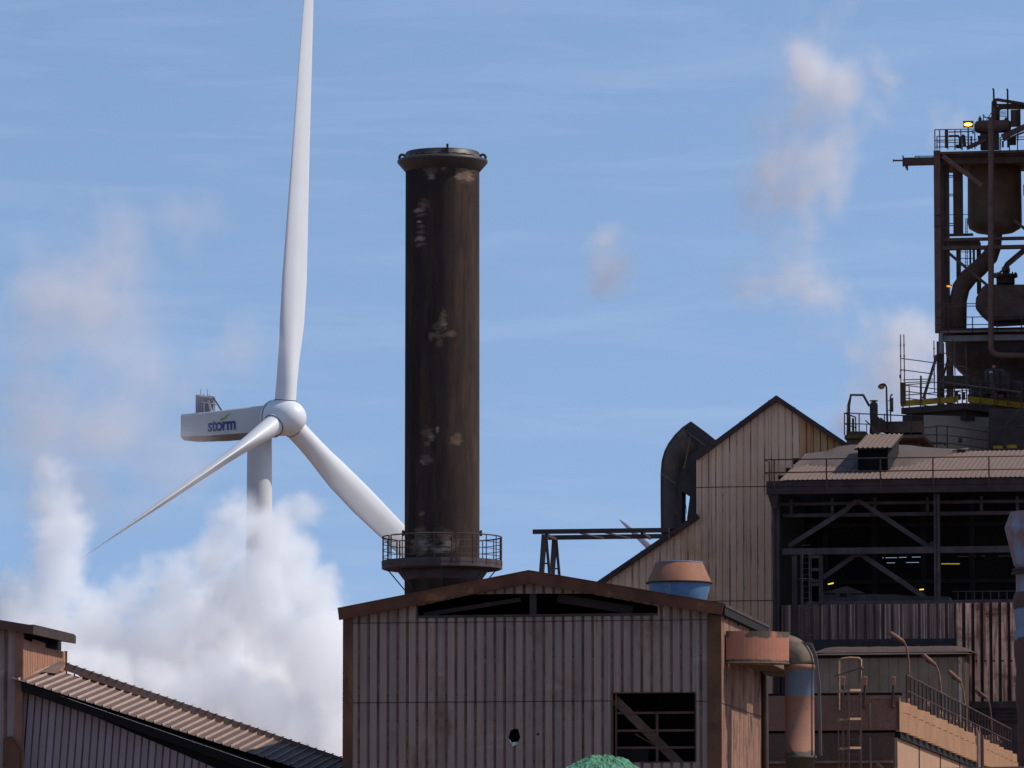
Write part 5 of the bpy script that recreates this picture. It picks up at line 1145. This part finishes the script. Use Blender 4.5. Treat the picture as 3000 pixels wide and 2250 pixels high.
b = MB(); b.lathe([(0, zu(1178)), (9 * ku, zu(1179)), (12 * ku, zu(1186)), (12 * ku, zu(1215)), (11 * ku, zu(1240)), (13 * ku, zu(1262)), (13 * ku, 14)], (c_.x, .8, 0), 18); obj('barrel', b, mat('stack_olive', (.05, .044, .038), .9, .3, 3), stk, U.M)
b = MB(); b.lathe([(0, zu(1172.5)), (12 * ku, zu(1173)), (12 * ku, zu(1176)), (0, zu(1177))], (c_.x, .8, 0), 18); b.lathe([(5 * ku, zu(1180)), (5 * ku, zu(1176))], (c_.x, .8, 0), 8); obj('cap_plate', b, M_dark, stk, U.M)
b = MB(); rnd = random.Random(3)
for k in range(16): x_ = 2566 + k * 2.6; y_ = 1222 + k * 1.5 + rnd.uniform(-4, 3); b.box(U.L(x_, 1265, .7), U.L(x_ + 5, y_, 1.3))
b.prism([U.S(*o, .3) for o in ((2533, 1232), (2537, 1231), (2584, 1272), (2560, 1274), (2552, 1250))][::-1], .3, .5)
obj('scrap', b, M_furn, stk, U.M)
sl3 = thing('street_lamp', U.at(U.L(2599, 1250, .4).x, .4, 0), 'lamp post with dull yellow lens behind the pink roof hatch', 'street lamp')
b = MB(); b.tube([U.L(2600, 1260, .4), U.L(2597, 1135, .4), U.L(2595, 1129, .4), U.L(2590, 1127, .4)], [.06, .05, .045, .04], 8); obj('pole', b, M_dark, sl3, U.M)
b = MB(); b.tube([U.L(2595, 1127, .4), U.L(2590, 1128, .4), U.L(2580, 1131, .4), U.L(2573, 1136, .4)], [.04, .12, .13, .06], 10); obj('lamp_head', b, M_dark, sl3, U.M)
b = MB(); A = U.L(2583, 1136, .25); b.lathe([(0, 0), (.1, .0), (.16, -.03)], A, 14, axis=(.1, -.6, -.8)); obj('lens', b, M_lens, sl3, U.M)
si = thing('silencer', U.at(U.L(2611, 1250, .4).x, .4, 0), 'slim silencer cylinder on a hooked pipe right of the yellow lamp post', 'silencer')
b = MB(); b.tube([U.L(2610, 1258, .5), U.L(2608, 1168, .5), U.L(2610, 1159, .5), U.L(2615, 1155, .5)], [.035, .04, .045, .05], 8); obj('hooked_pipe', b, M_furn, si, U.M)
b = MB(); c_ = U.L(2612, 1186, .4); h_ = U.L(2612, 1166, .4).z - c_.z; b.lathe([(0, -h_), (.10, -h_), (.10, h_), (0, h_)], c_, 14); b.beam(c_ + Vector((-.2, 0, h_ * .6)), c_ + Vector((0, 0, h_ * .6)), .04, .04); b.beam(c_ + Vector((-.2, 0, -h_ * .8)), c_ + Vector((0, 0, -h_ * .8)), .04, .04); obj('cylinder', b, mat('silencer_brown', (.07, .052, .042), .8), si, U.M)

# ================================================================ big patched pipe at the right edge
kr = K * 215; rc = P(3046, 1800, 215); zr_ = lambda y: P(3046, y, 215).z
rpz = thing('patched_pipe', (rc.x, rc.y, 0), 'wide rust and blue segmented pipe with flared cowl cut by the right edge', 'pipe')
m_rp = mat('patched_rust_blue', (.10, .05, .038), .8, .3, 1.2, layers=[((.20, .25, .33), 1.5, .25, .4, zr_(1852), zr_(1765), .5)])
m_rc = mat('cowl_pink_blue', (.24, .155, .145), .8, .2, 1.2, layers=[((.22, .25, .32), (1.2, 1.2, .7), .48, .6)])
b = MB(); b.lathe([(79 * kr, zr_(1500)), (84 * kr, zr_(1500)), (85 * kr, zr_(1504)), (101 * kr, zr_(1546)), (100 * kr, zr_(1552)), (75 * kr, zr_(1655)), (70 * kr, zr_(1664))], (rc.x, rc.y, 0), 12, smooth=False); obj('cowl', b, m_rc, rpz)
b = MB(); b.lathe([(70 * kr, zr_(1664)), (80 * kr, zr_(1668)), (80 * kr, zr_(1672)), (74 * kr, zr_(1674)), (82 * kr, zr_(1677)), (82 * kr, zr_(1682)), (68 * kr, zr_(1684))], (rc.x, rc.y, 0), 32); obj('flange', b, M_dark, rpz)
b = MB(); b.lathe([(69 * kr, zr_(1684)), (69 * kr, zr_(1735))], (rc.x, rc.y, 0), 32); obj('neck', b, m_rc, rpz)
b = MB(); pr = [(69, 1735), (76, 1745), (79, 1765), (76, 1800), (71, 1835), (70, 1838), (74, 1860), (77, 1885), (76, 1920), (70, 1965), (72, 1990), (74, 2020), (72, 2060), (66, 2105), (67, 2110), (70, 2150), (66, 2190), (66, 2260), (66, 2830)]
b.lathe([(a * kr, max(0, zr_(y))) for a, y in pr], (rc.x, rc.y, 0), 40); obj('bellows', b, m_rp, rpz)

# ================================================================ parapet strip, green stockpile
pw = MB(); A = P(2580, 2254, 150); B = P(3100, 2237, 146); d_ = Vector((B.x - A.x, B.y - A.y, 0)).normalized(); n_ = Vector((-d_.y, d_.x, 0)); zt4 = (A.z + B.z) / 2
A2 = Vector((A.x, A.y, 0)); B2 = Vector((B.x + 3, B.y - .5, 0))
pw.add([A2, B2, B2 + n_ * .4, A2 + n_ * .4, Vector((A2.x, A2.y, A.z)), Vector((B2.x, B2.y, B.z)), Vector((B2.x, B2.y, B.z)) + n_ * .4, Vector((A2.x, A2.y, A.z)) + n_ * .4],
       [(0, 1, 5, 4), (4, 5, 6, 7), (1, 2, 6, 5), (3, 7, 6, 2), (0, 4, 7, 3)])
tag(obj('parapet_wall', pw, M_wall), 'pale pinkish concrete wall top along the bottom right edge', 'wall')
b = MB(); rnd = random.Random(21); c_ = P(1768, 2215, 168); zt5 = c_.z; Rb = 15; nr_, na = 110, 420
from mathutils import noise as mn
vs = []
for i in range(nr_):
    t_ = (i / (nr_ - 1)) ** 2.2; rr = t_ * Rb
    h_ = zt5 - (rr ** 2 / (2 * 1.55) if rr < .85 else (.85 ** 2 / 3.1) + (rr - .85) * .62)
    for k in range(na):
        a = 2 * math.pi * k / na; x = c_.x + math.cos(a) * rr; y = c_.y + math.sin(a) * rr
        nz_ = mn.noise(Vector((x * 3.2, y * 3.2, 0))) * .10 + mn.noise(Vector((x * 9, y * 9, 3))) * .055 + mn.noise(Vector((x * 22, y * 22, 9))) * .035
        vs.append((x, y, max(-.1, h_ + nz_ * min(1, rr * 3 + .3))))
b.add(vs, [(i * na + k, i * na + (k + 1) % na, (i + 1) * na + (k + 1) % na, (i + 1) * na + k) for i in range(nr_ - 1) for k in range(na)], 0, False)
tag(obj('stockpile', b, M_green_pile), 'rounded blue-green crusted stockpile top at the bottom edge below the shed window', 'stockpile')

# ================================================================ wind turbines
def turbine(name, label, hubpx, D, theta, blades, detail, tilt=0):
    k = K * D; hc = P(*hubpx, D); th_ = math.radians(theta); tilt = math.radians(tilt)
    a = Vector((math.sin(th_) * math.cos(tilt), -math.cos(th_) * math.cos(tilt), math.sin(tilt)))   # rotor axis, out of the nose
    ah = Vector((math.sin(th_), -math.cos(th_), 0)); e = Vector((math.cos(th_), math.sin(th_), 0)); z_ = a.cross(e) * -1
    if z_.z < 0: z_ = -z_
    tw = hc - ah * 3.6; tw.z = 0
    root = thing(name, tw, label, 'wind turbine', 'wind turbines')
    hz = hc.z - 1.2
    b = MB(); b.lathe([(2.3, 0), (1.42, hz * .7), (1.30, hz)], tw, 48); obj('tower', b, mat('tower_white', (.55, .56, .55), .55, .04, .3), root)
    # nacelle: box along the axis, behind the hub
    sd = e
    def nc(s_, w_, h_): return hc + ah * s_ + sd * w_ + Vector((0, 0, h_))
    b = MB(); prof = [(-.2, .2, 1.6, 1.3, -1.2), (-2.0, 0, 1.7, 1.25, -1.55), (-13.4, 0, 1.7, 1.55 , -1.45), ]
    secs = [(-1.3, 1.35, 1.35, -1.35), (-2.2, 1.6, 1.30, -1.60), (-9.5, 1.65, 1.15, -1.55), (-13.7, 1.65, 1.12, -1.38)]
    vs = []
    for s_, w_, ht, hb in secs:
        c_ = .12
        vs += [nc(s_, -w_, hb + c_), nc(s_, -w_, ht - c_), nc(s_, -w_ + c_, ht), nc(s_, w_ - c_, ht), nc(s_, w_, ht - c_), nc(s_, w_, hb + c_), nc(s_, w_ * .7, hb - .28), nc(s_, -w_ * .7, hb - .28)]
    n_ = 8; b.add(vs, [tuple(range(n_)), tuple(reversed(range(3 * n_, 4 * n_)))] + [(i * n_ + j, i * n_ + (j + 1) % n_, (i + 1) * n_ + (j + 1) % n_, (i + 1) * n_ + j) for i in range(3) for j in range(n_)])
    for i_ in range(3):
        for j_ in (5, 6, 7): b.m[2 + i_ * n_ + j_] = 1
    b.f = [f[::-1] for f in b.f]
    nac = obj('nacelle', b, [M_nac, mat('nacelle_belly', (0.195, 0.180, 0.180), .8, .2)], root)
    if detail:
        for txt in ('storm',):
            cu = bpy.data.curves.new('lettering', 'FONT'); cu.body = txt; cu.size = 1.0; cu.offset = .022; cu.extrude = .01; cu.space_character = .93
            to = bpy.data.objects.new('tmp', cu); col.objects.link(to); dg = bpy.context.evaluated_depsgraph_get(); me = bpy.data.meshes.new_from_object(to.evaluated_get(dg)); bpy.data.objects.remove(to)
            me.name = 'lettering'; xs = [v.co.x for v in me.vertices]; x0_, x1_ = min(xs), max(xs); ys = [v.co.y for v in me.vertices]
            # letters sit on the camera-side face (normal -e); reading direction = +a
            def face(px, py):
                r_ = ray(px, py); c0_ = Vector((0, 0, CZ)); pl0 = hc - sd * 1.68; t_ = (pl0 - c0_).dot(sd) / r_.dot(sd); return c0_ + r_ * t_
            L0 = face(609, 1264); L1_ = face(690, 1257); T0 = face(640, 1233)
            wd = (L1_ - L0).length; ax_ = (L1_ - L0).normalized(); hgt = wd * .36
            upv = Vector((0, 0, 1)); upv = (upv - ax_ * upv.dot(ax_)).normalized()
            hx_ = (face(640, 1235) - face(640, 1261)).length
            for v in me.vertices:
                x_ = (v.co.x - x0_) / (x1_ - x0_) * wd; y_ = v.co.y * hx_ / .50; q_ = L0 + ax_ * x_ + upv * (y_ - 0) - sd * (.015 + v.co.z * .5); v.co = q_
            me.materials.append(M_blue); o = bpy.data.objects.new('lettering', me); col.objects.link(o); o.parent = nac; o.matrix_parent_inverse = WM[nac.name].inverted(); WM[o.name] = Matrix.Identity(4)
            b = MB(); sw = [(644, 1229), (648, 1233), (652, 1231), (664, 1222), (670, 1215), (675, 1209), (663, 1217), (654, 1224), (650, 1226)]
            b.add([face(*s_) - sd * .03 for s_ in sw], [tuple(range(len(sw)))]); obj('green_swoosh', b, M_green, nac)
        # cooler box with frame, ladder and masts
        def top_pt(px, py, w_=0.0):
            r_ = ray(px, py); c0_ = Vector((0, 0, CZ)); pl0 = hc + sd * w_; t_ = (pl0 - c0_).dot(sd) / r_.dot(sd); return c0_ + r_ * t_
        b = MB(); A = top_pt(573, 1212, -.6); B = top_pt(624, 1209, -.6); C_ = top_pt(573, 1157, -.6); E_ = top_pt(624, 1161, -.6)
        dsd = sd * .35; b.add([A, B, E_, C_, A + dsd, B + dsd, E_ + dsd, C_ + dsd], [(0, 1, 2, 3), (7, 6, 5, 4), (3, 2, 6, 7), (0, 3, 7, 4), (1, 5, 6, 2)]); obj('cooler', b, mat('cooler_blue_grey', (.13, .15, .21), .6, .25, 1.5), nac)
        b = MB()
        for pp in ([(584, 1160), (619, 1165)], [(573, 1213), (624, 1210)], [(592, 1178), (634, 1184)], [(598, 1182), (599, 1212)], [(609, 1172), (618, 1210)], [(613, 1172), (622, 1210)]): b.tube([top_pt(*a_, -.75) for a_ in pp], .06, 6)
        for k_ in range(6): b.tube([top_pt(610 + k_ * 1.5, 1178 + k_ * 6, -.75), top_pt(614 + k_ * 1.5, 1178 + k_ * 6, -.75)], .04, 5)
        obj('service_frame', b, mat('frame_white', (.6, .6, .6), .6), nac)
        b = MB(); b.tube([top_pt(624, 1163, -.5), top_pt(652, 1207, -.5)], .09, 6); b.tube([top_pt(626, 1184, -.5), top_pt(636, 1185, -.5)], .06, 6)
        for x_ in (588, 608, 576, 584, 596, 613): b.tube([top_pt(x_, 1160, -.2), top_pt(x_, 1140 if x_ in (588, 608) else 1154, -.2)], .035, 5)
        obj_split('mast', b, M_dim, nac)
    # hub
    b = MB(); b.lathe([(1.2, -2.1), (1.75, -1.95), (1.86, -1.5), (1.92, -.6), (1.92, .2), (1.85, .9), (1.62, 1.55), (1.25, 2.05), (.75, 2.38), (.3, 2.5), (0, 2.52)], hc, 40, axis=a); hub = obj('hub', b, M_white, root)
    if detail:
        b = MB(); b.lathe([(1.90, -1.52), (1.935, -1.5), (1.935, -1.46), (1.90, -1.44)], hc, 40, axis=a)
        for (u_, w_, h_) in ((.6, -.5, 1.72), (.3, -1.0, 1.15)): q_ = hc + a * u_ + sd * w_ + z_ * h_; b.box(q_ - Vector((.08, .3, .1)), q_ + Vector((.08, 0, .1)))
        obj('joint_line', b, M_dim, hub)
    for ang, pitch, R, chs, ths, bend in blades:
        t_ = math.radians(ang); bd = (z_ * math.cos(t_) + e * math.sin(t_)); ip = (e * math.cos(t_) - z_ * math.sin(t_))
        vs = []; n_ = 28; rows = []
        st = [0, .02, .05, .09, .13, .17, .21, .26, .32, .4, .48, .56, .64, .72, .8, .88, .94, .98, 1.0]
        rr0 = 1.35
        # collar
        b = MB(); b.lathe([(1.22, .9), (1.22, 1.75), (1.14, 1.9)], hc, 28, axis=bd); b.lathe([(1.20, 1.76), (1.235, 1.78), (1.235, 1.84), (1.2, 1.86)], hc, 28, 1, axis=bd); obj('blade_collar', b, [M_white, M_dim], hub)
        def interp(tab, s_):
            for (x0_, y0_), (x1_, y1_) in zip(tab, tab[1:]):
                if x0_ <= s_ <= x1_: f_ = (s_ - x0_) / (x1_ - x0_); f_ = f_ * f_ * (3 - 2 * f_) if False else f_; return y0_ + (y1_ - y0_) * f_
            return tab[-1][1]
        for s_ in st:
            c_ = interp(chs, s_); h_ = interp(ths, s_); tw_ = math.radians(pitch + (0 if ths is TL else 12 * max(0, (1 - s_)) ** 2))
            cd_ = ip * math.cos(tw_) + a * math.sin(tw_); td_ = -ip * math.sin(tw_) + a * math.cos(tw_)
            cen = hc + bd * (rr0 + s_ * (R - rr0)) + a * (bend * s_ * s_)
            sweep = max(0, c_ - 2.2) * .25
            for j in range(n_):
                u_ = 2 * math.pi * j / n_; cx = math.cos(u_); sy = math.sin(u_)
                rnd_ = max(0, 1 - s_ / .14)           # round root blending into an aerofoil
                ax_ = cx * .5 * c_ + (0 if rnd_ > .99 else (1 - rnd_) * .12 * c_)
                thk = h_ * .5 * sy * (rnd_ + (1 - rnd_) * (1 - .45 * (cx + .2) ** 1 if cx > -.2 else 1))
                vs.append(cen + cd_ * (ax_) + td_ * thk)
        b = MB(); m_ = len(st); b.add(vs, [(i * n_ + j, i * n_ + (j + 1) % n_, (i + 1) * n_ + (j + 1) % n_, (i + 1) * n_ + j) for i in range(m_ - 1) for j in range(n_)], 0, True)
        b.f.append(tuple((m_ - 1) * n_ + j for j in range(n_))); b.m.append(0); b.sm.append(False)
        obj('blade', b, M_white if detail else mat('far_blade', (.36, .30, .33), .5, .05), root)
    return root
CH = [(0, 2.3), (.05, 2.3), (.10, 2.6), (.17, 3.15), (.26, 3.3), (.38, 2.95), (.54, 2.45), (.7, 1.95), (.82, 1.55), (.92, 1.1), (.97, .7), (1, .15)]
TH = [(0, 2.25), (.05, 2.2), (.10, 1.75), (.17, 1.2), (.24, .95), (.35, .70), (.5, .45), (.7, .25), (.9, .12), (1, .04)]
TL = [(0, 2.3), (.05, 1.9), (.10, 1.42), (.17, 1.1), (.24, .98), (.32, .76), (.42, .50), (.50, .24), (.56, .09), (.7, .04), (.9, .03), (1, .02)]
turbine('wind_turbine', 'white wind turbine lettered storm, rising out of the steam', (833, 1224), 600, 49,
        [(.8, 2, 53, CH, TH, .3), (120.8, -15, 53, CH, TH, .3), (240.5, 66, 53, CH, TL, 0)], True, -3)
turbine('wind_turbine', 'distant turbine of which only one thin blade tip shows behind the pipe bridge', (2243, 1934), 1500, 0,
        [(-46, 0, 53.5, CH, TH, 0), (74, 0, 53.5, CH, TH, 0), (194, 0, 53.5, CH, TH, 0)], False)

# ================================================================ steam
def steam(name, label, puffs, Y, vox, dens, nscale, warp, thr, gain, amp=.75, colr=(1, 1, 1), pw_=1.5, seed=0.0, amp2=.4):
    kk = K * Y; pts = [(P(x, y, Y + dy), r_ * kk, w_) for x, y, r_, dy, w_ in puffs]
    mn_ = Vector([min(q[0][i] - q[1] * 1.2 for q in pts) for i in range(3)]); mx_ = Vector([max(q[0][i] + q[1] * 1.2 for q in pts) for i in range(3)])
    mn_.z = max(mn_.z, .2)
    ng = bpy.data.node_groups.new(name, 'GeometryNodeTree')
    ng.interface.new_socket('Geometry', in_out='INPUT', socket_type='NodeSocketGeometry'); ng.interface.new_socket('Geometry', in_out='OUTPUT', socket_type='NodeSocketGeometry')
    N = ng.nodes; L = ng.links; out = N.new('NodeGroupOutput'); vc = N.new('GeometryNodeVolumeCube'); d = mx_ - mn_
    vc.inputs['Min'].default_value = mn_; vc.inputs['Max'].default_value = mx_
    for ax, val in zip('XYZ', d): vc.inputs['Resolution ' + ax].default_value = max(8, int(val / vox))
    pos = N.new('GeometryNodeInputPosition')
    def mt(op, a, b_=None, c_=None):
        n = N.new('ShaderNodeMath'); n.operation = op
        for i, v in enumerate((a, b_, c_)):
            if v is None: continue
            if hasattr(v, 'links'): L.new(v, n.inputs[i])
            else: n.inputs[i].default_value = v
        return n.outputs[0]
    sp_ = N.new('ShaderNodeVectorMath'); sp_.operation = 'ADD'; L.new(pos.outputs[0], sp_.inputs[0]); sp_.inputs[1].default_value = (seed, seed * .7, seed * .3)
    n1 = N.new('ShaderNodeTexNoise'); n1.inputs['Scale'].default_value = nscale * .5; n1.inputs['Detail'].default_value = 3; L.new(sp_.outputs[0], n1.inputs['Vector'])
    s1 = N.new('ShaderNodeVectorMath'); s1.operation = 'SUBTRACT'; L.new(n1.outputs['Color'], s1.inputs[0]); s1.inputs[1].default_value = (.5, .5, .5)
    s2 = N.new('ShaderNodeVectorMath'); s2.operation = 'SCALE'; L.new(s1.outputs[0], s2.inputs[0]); s2.inputs['Scale'].default_value = warp
    s3 = N.new('ShaderNodeVectorMath'); s3.operation = 'ADD'; L.new(pos.outputs[0], s3.inputs[0]); L.new(s2.outputs[0], s3.inputs[1])
    acc = None
    for q, r_, w_ in pts:
        dn = N.new('ShaderNodeVectorMath'); dn.operation = 'DISTANCE'; L.new(s3.outputs[0], dn.inputs[0]); dn.inputs[1].default_value = q
        f = mt('MULTIPLY_ADD', dn.outputs['Value'], -w_ / r_, w_)
        acc = f if acc is None else mt('SMOOTH_MAX', acc, f, .12)
    n2 = N.new('ShaderNodeTexNoise'); n2.inputs['Scale'].default_value = nscale; n2.inputs['Detail'].default_value = 7; n2.inputs['Roughness'].default_value = .6; L.new(sp_.outputs[0], n2.inputs['Vector'])
    e_ = mt('MULTIPLY_ADD', mt('MULTIPLY_ADD', n2.outputs['Fac'], 2.0, -1.0), amp, acc)
    n3 = N.new('ShaderNodeTexNoise'); n3.inputs['Scale'].default_value = nscale * 2.6; n3.inputs['Detail'].default_value = 5; n3.inputs['Roughness'].default_value = .6; n3.inputs['Distortion'].default_value = .6; L.new(s3.outputs[0], n3.inputs['Vector'])
    e_ = mt('MULTIPLY_ADD', mt('MULTIPLY_ADD', n3.outputs['Fac'], 2.0, -1.0), amp2, e_)
    e_ = mt('MAXIMUM', mt('SUBTRACT', e_, thr), 0.0); e_ = mt('MINIMUM', mt('MULTIPLY', e_, gain), 1.0); e_ = mt('POWER', e_, pw_); e_ = mt('MULTIPLY', e_, dens)
    # nothing outside the puffs
    g_ = mt('MULTIPLY', acc, 6.0); g_ = mt('ADD', g_, .6); g_ = mt('MINIMUM', mt('MAXIMUM', g_, 0.0), 1.0); e_ = mt('MULTIPLY', e_, g_)
    L.new(e_, vc.inputs['Density'])
    m = bpy.data.materials.new(name); m.use_nodes = True; t_ = m.node_tree; t_.nodes.clear()
    o = t_.nodes.new('ShaderNodeOutputMaterial'); pv = t_.nodes.new('ShaderNodeVolumePrincipled'); t_.links.new(pv.outputs[0], o.inputs['Volume'])
    pv.inputs['Color'].default_value = (*colr, 1); pv.inputs['Density'].default_value = 1; pv.inputs['Anisotropy'].default_value = .1
    sm = N.new('GeometryNodeSetMaterial'); sm.inputs['Material'].default_value = m; L.new(vc.outputs[0], sm.inputs[0]); L.new(sm.outputs[0], out.inputs[0])
    v = bpy.data.volumes.new(name); ob = bpy.data.objects.new(name, v); col.objects.link(ob); v.materials.append(m)
    md = ob.modifiers.new('nodes', 'NODES'); md.node_group = ng
    tag(ob, label, 'steam', kind='stuff'); return ob
dense = [(968, 1700, 62, 0, 1.1), (925, 1750, 115, 0, 1.1), (870, 1640, 105, 0, 1.1), (790, 1570, 105, 0, 1.1), (700, 1530, 95, 3, 1.1), (645, 1490, 70, 5, 1), (910, 1500, 70, 2, .75), (850, 1530, 80, 2, .85),
         (920, 1880, 190, 2, 1.1), (760, 1720, 190, 4, 1.1), (975, 2020, 190, 2, 1.1), (960, 2200, 190, 0, 1.1), (600, 1630, 100, 6, .95), (520, 1700, 120, 8, .9), (420, 1780, 130, 8, .8), (340, 1860, 150, 8, .8), (600, 1800, 200, 8, 1), (460, 1900, 190, 10, 1),
         (160, 1400, 85, 8, .42), (150, 1480, 105, 8, .72), (180, 1570, 115, 6, 1), (160, 1670, 130, 6, 1), (120, 1770, 150, 6, .95), (250, 1840, 170, 6, .9), (60, 1830, 160, 6, .95), (120, 1920, 220, 8, 1),
         (470, 1990, 95, -7, 1.25), (570, 2050, 120, -9, 1.25), (340, 1990, 110, -7, 1.2), (280, 1940, 70, -6, 1.15), (670, 2010, 95, -9, 1.25), (640, 1960, 60, -9, 1.15), (760, 2100, 115, -9, 1.25), (860, 2150, 115, -9, 1.25), (450, 2150, 190, -5, 1.15), (650, 2230, 190, -6, 1.15), (220, 2000, 160, -3, 1.1), (80, 1970, 180, 2, 1),
         (300, 2080, 280, 14, 1), (600, 2020, 300, 14, 1.1), (850, 2050, 300, 14, 1.1)]
steam('steam_plume', 'dense white steam billowing up between the gallery and the shed', dense, 430, .19, .5, .32, 3.4, .04, 2.0, amp=.95, amp2=.55)
wisp_l = [(300, 780, 230, 0, .95), (200, 880, 230, 5, 1), (330, 930, 200, 0, .9), (100, 1020, 190, 5, .75), (450, 1100, 230, 0, .65), (330, 1250, 250, 0, .85), (120, 1260, 220, 0, 1), (700, 1040, 150, 0, .75), (820, 1040, 80, 0, .9), (600, 1130, 150, 0, .4), (560, 660, 150, 0, .5), (60, 1150, 170, 0, .8), (480, 1350, 200, 0, .75), (260, 1430, 200, 0, .9), (420, 1500, 140, 0, .7)]
steam('steam_wisps', 'thin drifting steam wisps left of the turbine', wisp_l, 470, .40, .15, .20, 6, .06, 1.1, amp=.95, pw_=1.3, colr=(1, .96, .94), seed=9)
wisp_r = [(2350, 150, 100, 0, 1.2), (2370, 220, 130, 0, 1.5), (2440, 270, 130, 0, 1.6), (2430, 350, 90, 0, 1.3), (2400, 60, 110, 0, .7), (2450, 20, 110, 0, .7), (2560, 150, 90, 0, .75), (2600, 210, 70, 0, 1.0), (2600, 270, 60, 0, .9), (2540, 330, 90, 0, .7), (2370, 330, 90, 0, .9),
          (2340, 390, 130, 0, .8), (2440, 450, 150, 0, 1.0), (2440, 530, 130, 0, 1.0), (2300, 470, 160, 0, .8), (2240, 550, 150, 0, .85), (2330, 560, 150, 0, .7), (2300, 680, 170, 0, .6), (2330, 800, 180, 0, .55), (2420, 880, 160, 0, .5),
          (1810, 800, 100, 0, 1.0), (1790, 730, 80, 0, .8), (2560, 1010, 180, 0, .8), (2650, 980, 140, 0, 1.5), (2700, 1000, 130, 0, 1.5), (2560, 1180, 190, 0, .9), (2640, 1090, 180, 0, 1.3), (2490, 1250, 110, 0, 1.1), (2780, 1150, 170, 0, 1.0), (2790, 360, 80, 0, .9), (2760, 300, 60, 0, .7)]
steam('steam_wisps', 'pale steam wisps drifting in the sky around the furnace tower', wisp_r, 420, .27, .36, .27, 5, .17, 1.15, amp=1.2, amp2=.7, pw_=1.4, colr=(1, .97, .96), seed=31)
